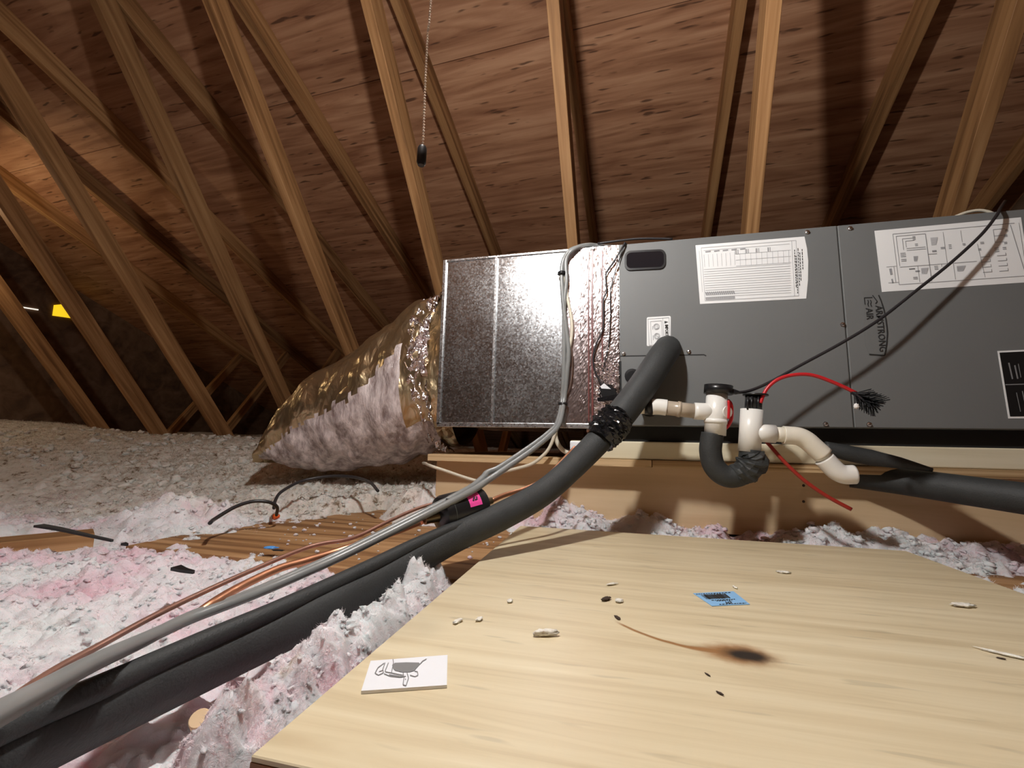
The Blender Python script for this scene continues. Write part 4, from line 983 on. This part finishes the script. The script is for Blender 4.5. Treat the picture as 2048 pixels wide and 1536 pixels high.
# liquid line: one tube either side of the drier
Lq=[dA-an*.022, atD(840,1044,.70), atD(790,1064,.685), atD(735,1082,.66), atD(673,1103,.635), atD(610,1122,.60), atD(556,1138,.57), atD(478,1175,.52), atD(430,1203,.475), atD(385,1234,.450), atD(345,1255,.425)]
ll = thing('liquid_line', Lq[4], 'bright copper tube under the grey cables, feeding the filter drier', 'copper tube')
tube('copper_run', Lq, .0050, M_COPPER, ll, seg=12, n=6)
Lr=[dB+an*.018, atD(1010,990,.80), atD(1045,980,.83), atD(1078,965,.86), atD(1100,948,.89), atD(1122,925,.93), atD(1150,895,.97)]
tube('copper_run', Lr, .0046, M_COPPER, ll, seg=12, n=6)
tc_=[(880,1003,.80),(832,1018,.77),(770,1046,.715),(725,1068,.68),(690,1080,.655),(640,1088,.63),(590,1104,.60),(480,1151,.525),(390,1192,.46),(300,1236,.41),(205,1288,.36),(120,1334,.315),(60,1372,.285),(0,1415,.255),(-60,1460,.235)]
o=tube('thin_copper_tube', [atD(*p) for p in tc_], .0029, M_COPOLD, None, seg=10, n=6); setp(o,'thin dull copper tube running above the brighter copper line','copper tube')

# ---------------------------------------------------------------- condensate drain in white plastic pipe
dn = thing('condensate_drain', atY(1460,960,1.0), 'white plastic condensate drain with black-wrapped trap below the cabinet', 'drain pipe')
YD=1.0
def d_(px,py,Y=YD): return atY(px,py,Y)
def pxr(px,py,wpx,Y=YD): return wpx*((d_(px,py,Y)-CAMP).dot(FW))/FPX
def pipe(name, pts, wpx, mat, parent=dn, Y=YD, n=6, seg=20):
    P=[d_(p[0],p[1],p[2] if len(p)>2 else Y) for p in pts]; r=pxr(pts[0][0],pts[0][1],wpx/2,Y)
    return tube(name, P, r, mat, parent, seg=seg, n=n)
# port from the cabinet
tube('drain_port', [fpt(1299,815,-.004), fpt(1299,815,.06)], .0215, M_BPLAST, dn, n=1, seg=16)
pipe('pipe', [(1262,813.5),(1290,813.5)], 29, M_PVCOLD, n=1)
tube('coupling', [d_(1289,814),d_(1305,814)], pxr(1300,814,15), M_BPLAST, dn, n=1, seg=20)
pipe('elbow', [(1304,814),(1312,813.5),(1322,814),(1333,815.5)], 32, M_PVC)
pipe('tan_pipe', [(1331,815.5),(1392,822.5)], 29, M_TAN, n=1)
pipe('tan_collar', [(1354,818),(1361,819)], 32, M_TAN, n=1)
# first tee: upright with a left arm
t1=pipe('tee', [(1434,786),(1430,870)], 40, M_PVC, n=1)
pipe('tee_arm', [(1388,822),(1396,822.5),(1428,824)], 34, M_PVC, parent=t1, n=1)
pipe('tee_rim', [(1431.2,838.5),(1430.8,847)], 43, M_PVC, parent=t1, n=1)
cp=pipe('black_cap', [(1437,771),(1436,788)], 53, M_BPLAST, n=1, seg=24)
P=[d_(*p) for p in ((1452,777),(1466,779),(1477,783),(1477,788),(1452,788))]
mobj('cap_spout', [p+Vector((0,-.010,0)) for p in P]+[p+Vector((0,.010,0)) for p in P], [(0,1,2,3,4),(9,8,7,6,5)]+[(i,(i+1)%5,(i+1)%5+5,i+5) for i in range(5)], M_BPLAST, cp, bevel=.001)
tg=tube('red_clip', [d_(*p) for p in ((1455,800),(1461,807),(1463.5,820),(1462.5,838),(1457,850),(1451,857))], .0038, M_RED, dn, seg=10)
tube('red_clip', [d_(*p,.985) for p in ((1457,801),(1458,815),(1457,838))], .0028, M_RED, dn, seg=8)
tube('clip_knob', [d_(1450,824,.992), d_(1456,824,.986)], .0125, M_PVC, dn, n=1, seg=14)
# the trap in black foam
tr=[(1425,868),(1422,885),(1421,905),(1427,930),(1443,948),(1463,954),(1484,947),(1497,930),(1501,912),(1502,900)]
pipe('foam_trap', tr, 42, M_FOAM, seg=24, n=8)
wr=[(1470,950),(1492,940),(1506,922),(1503,906)]
tube('trap_wrap', [d_(*p,.995) for p in wr], [.020,.0275,.0285,.022], M_FOAM, dn, seg=14, n=5, prof=lambda a,i: 1+.07*math.sin(3*a+i)+.07*math.sin(5*a-2*i), smooth=False)
P=[d_(*p,.985) for p in ((1497,917),(1512,921),(1528,943),(1518,951),(1512,966),(1499,962),(1490,945))]
mobj('trap_wrap', P+[p+Vector((0,.022,0)) for p in P], [tuple(range(7)),tuple(range(13,6,-1))]+[(i,(i+1)%7,(i+1)%7+7,i+7) for i in range(7)], M_FOAM, dn, bevel=.002)
# second tee
t2=pipe('tee', [(1503.5,819),(1498.5,904)], 41, M_PVC, n=1)
pipe('tee_arm', [(1505,865),(1550,868)], 36, M_PVC, parent=t2, n=1)
pipe('socket_insert', [(1508,789),(1506,822)], 31, M_BPLAST, n=1)
pipe('insert_flange', [(1511,788.5),(1511,791.5)], 46, M_BPLAST, n=1)
for dx in (-11,-3,10): tube('insert_rib', [d_(1507+dx,793,.982),d_(1506+dx,818,.982)], .002, M_BPLAST, dn, n=1, seg=6)
pipe('pipe', [(1545,868),(1572,870)], 30, M_PVCOLD, n=1)
pipe('elbow', [(1566,870),(1580,871),(1597,873),(1612,880),(1625,891),(1647,911)], 36, M_PVCOLD)
pipe('pipe', [(1640,905),(1660,928)], 27, M_PVC, n=1)
pipe('elbow', [(1648,917),(1662,932),(1674,943),(1688,949),(1709,949)], 37, M_PVC)
# outgoing pipe in black foam
fp=[atD(1700,949,.985),atD(1800,962,.93),atD(1920,979,.85),atD(2048,997,.775),atD(2160,1013,.72),atD(2420,1046,.62),atD(2800,1090,.53)]
tube('foam_sleeve', fp, [.0285]*7, M_FOAM, dn, seg=24, n=6)
# slack fold of foam behind it, resting on the platform
wd=[d_(1648,893,1.095),d_(1690,905,1.092),d_(1740,915,1.088),d_(1800,926,1.08),d_(1865,940,1.07)]
tube('foam_fold', wd, [.012,.017,.017,.012,.004], M_FOAM, dn, seg=14, n=6)
# cleaning brush on a red shaft
br = thing('trap_brush', atY(1730,800,.98), 'red-shafted bottle brush with black bristles sticking out of the drain socket', 'brush')
sh=[(1521,806),(1526,792),(1535,776),(1552,761),(1575,752),(1605,748.5),(1632,752),(1665,764),(1690,775),(1712,786)]
tube('shaft', [atY(*p,.985) for p in sh], .0036, M_RED, br, seg=10, n=6)
sh2=[(1518,860),(1527,876),(1545,897),(1572,927),(1610,962),(1655,993),(1703,1019)]
tube('shaft', [atY(p[0],p[1],1.035-.008*i) for i,p in enumerate(sh2)], .0037, M_REDD, br, seg=10, n=6)
V=[];Fc=[];rr=random.Random(11)
bA=atY(1708,786,.985); bB=atY(1744,806,.975); bx=(bB-bA).normalized()
bu=bx.orthogonal().normalized(); bv=bx.cross(bu)
for i in range(9):
    c=bA+(bB-bA)*(i/8); 
    for k in range(14):
        a=2*math.pi*k/14+rr.uniform(-.15,.15)+i*.3
        d=(bu*math.cos(a)+bv*math.sin(a)+bx*.75).normalized(); e=c+d*rr.uniform(.024,.030)
        t=d.cross(bx).normalized()*.0019; j=len(V)
        V+=[c+t,c-t,e-t*.6,e+t*.6,c+bx*.0012,e+bx*.0012]; Fc+=[(j,j+1,j+2,j+3),(j,j+3,j+5,j+4),(j+1,j+4,j+5,j+2)]
o=mobj('bristles', V, Fc, M_BPLAST, br); o['kind']='stuff'
tube('core', [bA-bx*.004,bB+bx*.006], .0045, M_BPLAST, br, n=1, seg=8)
def fluffball(name, c, s, mat, parent=None, k=0, sq=(1,.8,.6), rz=0.0):
    v=protos[k%10]*s*np.array(sq); ca,sa=math.cos(rz),math.sin(rz); v=v@np.array([[ca,-sa,0],[sa,ca,0],[0,0,1]]).T
    v=v-np.array([0,0,v[:,2].min()])
    return mobj(name, [Vector(c)+Vector(p) for p in v], [tuple(t) for t in itri], mat, parent, smooth=True)
fluffball('wool_wad', atY(1713,818,.958), .009, plain('white_wool',(.8,.78,.76),.9), br, 2, (.6,.7,1.2))

# ---------------------------------------------------------------- odds and ends on the wool
K1=[onz(p[0],p[1],p[2]) for p in ((420,1046,-.17),(431,1037,-.172),(470,1014,-.155),(505,1003,-.147),(537,1004,-.150),(554,1014,-.165),(553,1030,-.19))]
cab('black_cable', K1, .0040, M_DCABLE, 'short curved black cable end beside the orange wire nut')
K2=[onz(p[0],p[1],p[2]) for p in ((548,1016,-.172),(551,1000,-.160),(565,982,-.142),(607,961,-.120),(666,952,-.108),(712,955,-.110),(740,965,-.118),(756,982,-.135))]
cab('black_cable', K2, .0042, M_DCABLE, 'long arched black cable looping over the dusty wool below the flex duct')
wn=thing('wire_nut', onz(554,1032,-.212), 'tiny orange wire nut on the decking by the black cable', 'wire nut')
lathe('shell', onz(548,1034,-.209), (1,.1,.25), [(0,.0075),(.004,.0075),(.014,.005),(.016,.003)], M_RUBBER, wn, seg=10)
def strapmesh(name, px, w, mat, label, cat):
    P=crom([onz(*p) for p in px],5); V=[];Fc=[]; n=len(P)
    for i,p in enumerate(P):
        t=(P[min(i+1,n-1)]-P[max(i-1,0)]).normalized(); s=t.cross(Vector((0,0,1))).normalized(); ww=w*(1-.75*i/(n-1))
        V+=[p+s*ww,p-s*ww,p-s*ww+Vector((0,0,-.004)),p+s*ww+Vector((0,0,-.004))]
        if i:
            for k in range(4): a=(i-1)*4+k; b=(i-1)*4+(k+1)%4; Fc.append((a,b,b+4,a+4))
    Fc+=[(0,1,2,3),(4*n-1,4*n-2,4*n-3,4*n-4)]
    return setp(mobj(name,V,Fc,mat),label,cat)
strapmesh('black_strap', ((78,1049,-.168),(120,1056,-.170),(165,1066,-.176),(225,1079,-.182)), .0075, M_FOAM, 'tapering black foam strip on the pink wool above the tan board', 'strap')
strapmesh('black_strap', ((352,1132,-.170),(368,1137,-.172),(388,1141,-.174)), .007, M_BPLAST, 'short black strip stuck in the wool left of the copper tube', 'strap')
strapmesh('black_scrap', ((247,1085,-.176),(256,1087,-.177)), .004, M_BPLAST, 'tiny black crumb on the wool right of the tapering foam strip', 'scrap')
bs=thing('blue_scrap', onz(545,1097,-.205), 'crumpled blue plastic scrap on a black chip at the decking edge', 'scrap')
fluffball('blue_film', onz(541,1098,-.205), .013, plain('blue_film',(.10,.33,.75),.35), bs, 4, (1.3,.7,.4), .3)
fluffball('black_chip', onz(556,1102,-.207), .011, M_BPLAST, bs, 5, (1.4,.5,.25), .2)
dw=thing('dowel_end', onz(408,1458,-.205), 'round tan plug end poking out of the wool below the black hose', 'dowel')
lathe('dowel', onz(408,1462,-.212), (.25,-.5,.75), [(0,.0065),(.018,.0065),(.0185,.006)], M_PINE, dw, seg=18)

# ---------------------------------------------------------------- things on the hatch board
HT=HATCH_Z+.0003
def hz(px,py,o=0.0): return atZ(px,py,HT+o)
def flat(name, pts, th, mat, parent=None, o=0.0):
    P=[hz(*p,o) for p in pts]; n=len(P); Q=[p+Vector((0,0,th)) for p in P]
    return mobj(name, P+Q, [tuple(range(n-1,-1,-1)), tuple(range(n,2*n))]+[(i,(i+1)%n,(i+1)%n+n,i+n) for i in range(n)], mat, parent)
def hstroke(pts, w, o, V, Fc):
    for a,b in zip(pts[:-1],pts[1:]):
        dx,dy=b[0]-a[0],b[1]-a[1]; l=math.hypot(dx,dy) or 1; nx,ny=-dy/l*w/2,dx/l*w/2; k=len(V)
        V+=[hz(a[0]+nx,a[1]+ny,o),hz(b[0]+nx,b[1]+ny,o),hz(b[0]-nx,b[1]-ny,o),hz(a[0]-nx,a[1]-ny,o)]; Fc.append((k,k+1,k+2,k+3))
card=thing('instruction_card', hz(812,1350), 'small white card with a grey line drawing on the pale hatch board', 'card')
flat('card_stock', ((722,1388),(741,1327),(895,1315),(893.5,1376)), .0022, M_CARD, card)
o_=.0026
V=[];Fc=[]; c=hz(811,1334,o_)
E=[(784,1330),(790,1325.5),(812,1324.5),(838,1325),(840,1328),(835,1334),(829,1341),(820,1344),(803,1344),(790,1341),(786,1336)]
V=[hz(*p,o_) for p in E]; mobj('drawing_body', V, [tuple(range(len(E)))], M_GREYINK, card)
V=[];Fc=[]
for s in ([(768,1326),(756,1335),(750,1346),(757,1350),(767,1345),(766,1340),(758,1343)],[(770,1325),(765,1340)],[(777,1325),(770,1342)],[(787,1325),(783,1345)],[(768,1347),(780,1352),(800,1354),(812,1352)],[(770,1343),(806,1350)],
          [(806,1344),(808,1355),(806,1369),(812,1371),(817,1356),(814,1345)],[(820,1350),(830,1353),(836,1350),(835,1343),(829,1342)],[(840,1328),(845,1322),(853,1317.5)],[(787,1326),(786,1318)],[(836,1332),(839,1327)],[(810,1358),(812,1358)],[(778,1349),(806,1353)]):
    hstroke(s, 1.5, o_+.0001, V, Fc)
mobj('drawing_lines', V, Fc, M_GREYINK, card)
bl=thing('barcode_label', hz(1443,1197), 'light blue barcode sticker on the pale hatch board', 'label')
qb=((1386,1187),(1467,1183),(1500,1209),(1424,1212.5))
flat('sticker', qb, .0004, M_BLUE, bl)
fb=quadmap(qb); V=[];Fc=[]
u=.14
while u<.74:
    w=random.choice((1.0,1.6,2.6)); hstroke([fb(u,.12),fb(u,.46)], w, .0007, V, Fc); u+=random.choice((.022,.03,.04))
for v,a,b in ((.06,.05,.9),(.56,.2,.8),(.62,.3,.7),(.88,.25,.95)):
    u=a
    while u<b: l=random.uniform(.03,.07); hstroke([fb(u,v),fb(min(u+l,b),v)],1.3,.0007,V,Fc); u+=l+.02
for s in ([(.50,.70),(.47,.80),(.52,.80)],[(.56,.70),(.53,.82),(.58,.84)],[(.60,.68),(.62,.80)]): hstroke([fb(*p) for p in s],1.6,.0007,V,Fc)
mobj('barcode', V, Fc, M_INKD, bl)
bits=[(1567,1146,.010,(1.3,.8,.35),'white wool flake on the hatch beyond the blue sticker',M_FLUFF),
 (1925,1213,.013,(1.3,.8,.35),'white wool flake near the right edge of the hatch',M_FLUFF),
 (1091,1272,.011,(1.5,.55,.6),'pinkish twist of wool on the hatch, left of the resin tail',M_FLUFF),
 (1224,1170,.0075,(1.4,.5,.4),'pale wood crumb farthest back of the crumbs behind the resin tail',M_FLUFF),
 (1238,1204,.0075,(1,.9,.5),'round pale crumb touching the dark chip',M_FLUFF),
 (1212,1200,.008,(1.3,.7,.45),'dark brown chip next to the round pale crumb',M_DARKBIT),
 (915,1245,.0065,(1.5,.7,.5),'flat pale crumb nearest the wool bank on the hatch',M_FLUFF),
 (958,1241,.0055,(1.2,.8,.6),'small pale crumb right of the flattest crumb',M_FLUFF),
 (1020,1204,.006,(1.2,.9,.5),'pale crumb alone on the left part of the hatch',M_FLUFF),
 (1470,1176,.0055,(1.4,.6,.4),'pale crumb just behind the blue sticker',M_FLUFF),
 (1235,1236,.0050,(1.6,.8,.25),'dark flake at the tip of the resin tail',M_DARKBIT),
 (1415,1350,.0022,(1.6,.6,.5),'tiny dark splinter just in front of the burnt knot',M_DARKBIT),
 (1440,1388,.0026,(1.6,.6,.5),'tiny dark splinter closest to the camera on the hatch',M_DARKBIT),
 (2008,1310,.013,(1.6,.35,.18),'long pale shaving on the right side of the hatch',M_FLUFF),
 (2003,1318,.003,(1.4,.6,.4),'dark speck beside the long pale shaving',M_DARKBIT)]
for i,(px,py,s,sq,lab,mt) in enumerate(bits):
    o=fluffball('wool_crumb' if mt is M_FLUFF else 'dark_chip', hz(px,py), s, mt, None, i, sq, .2*i); setp(o,lab,'crumb')
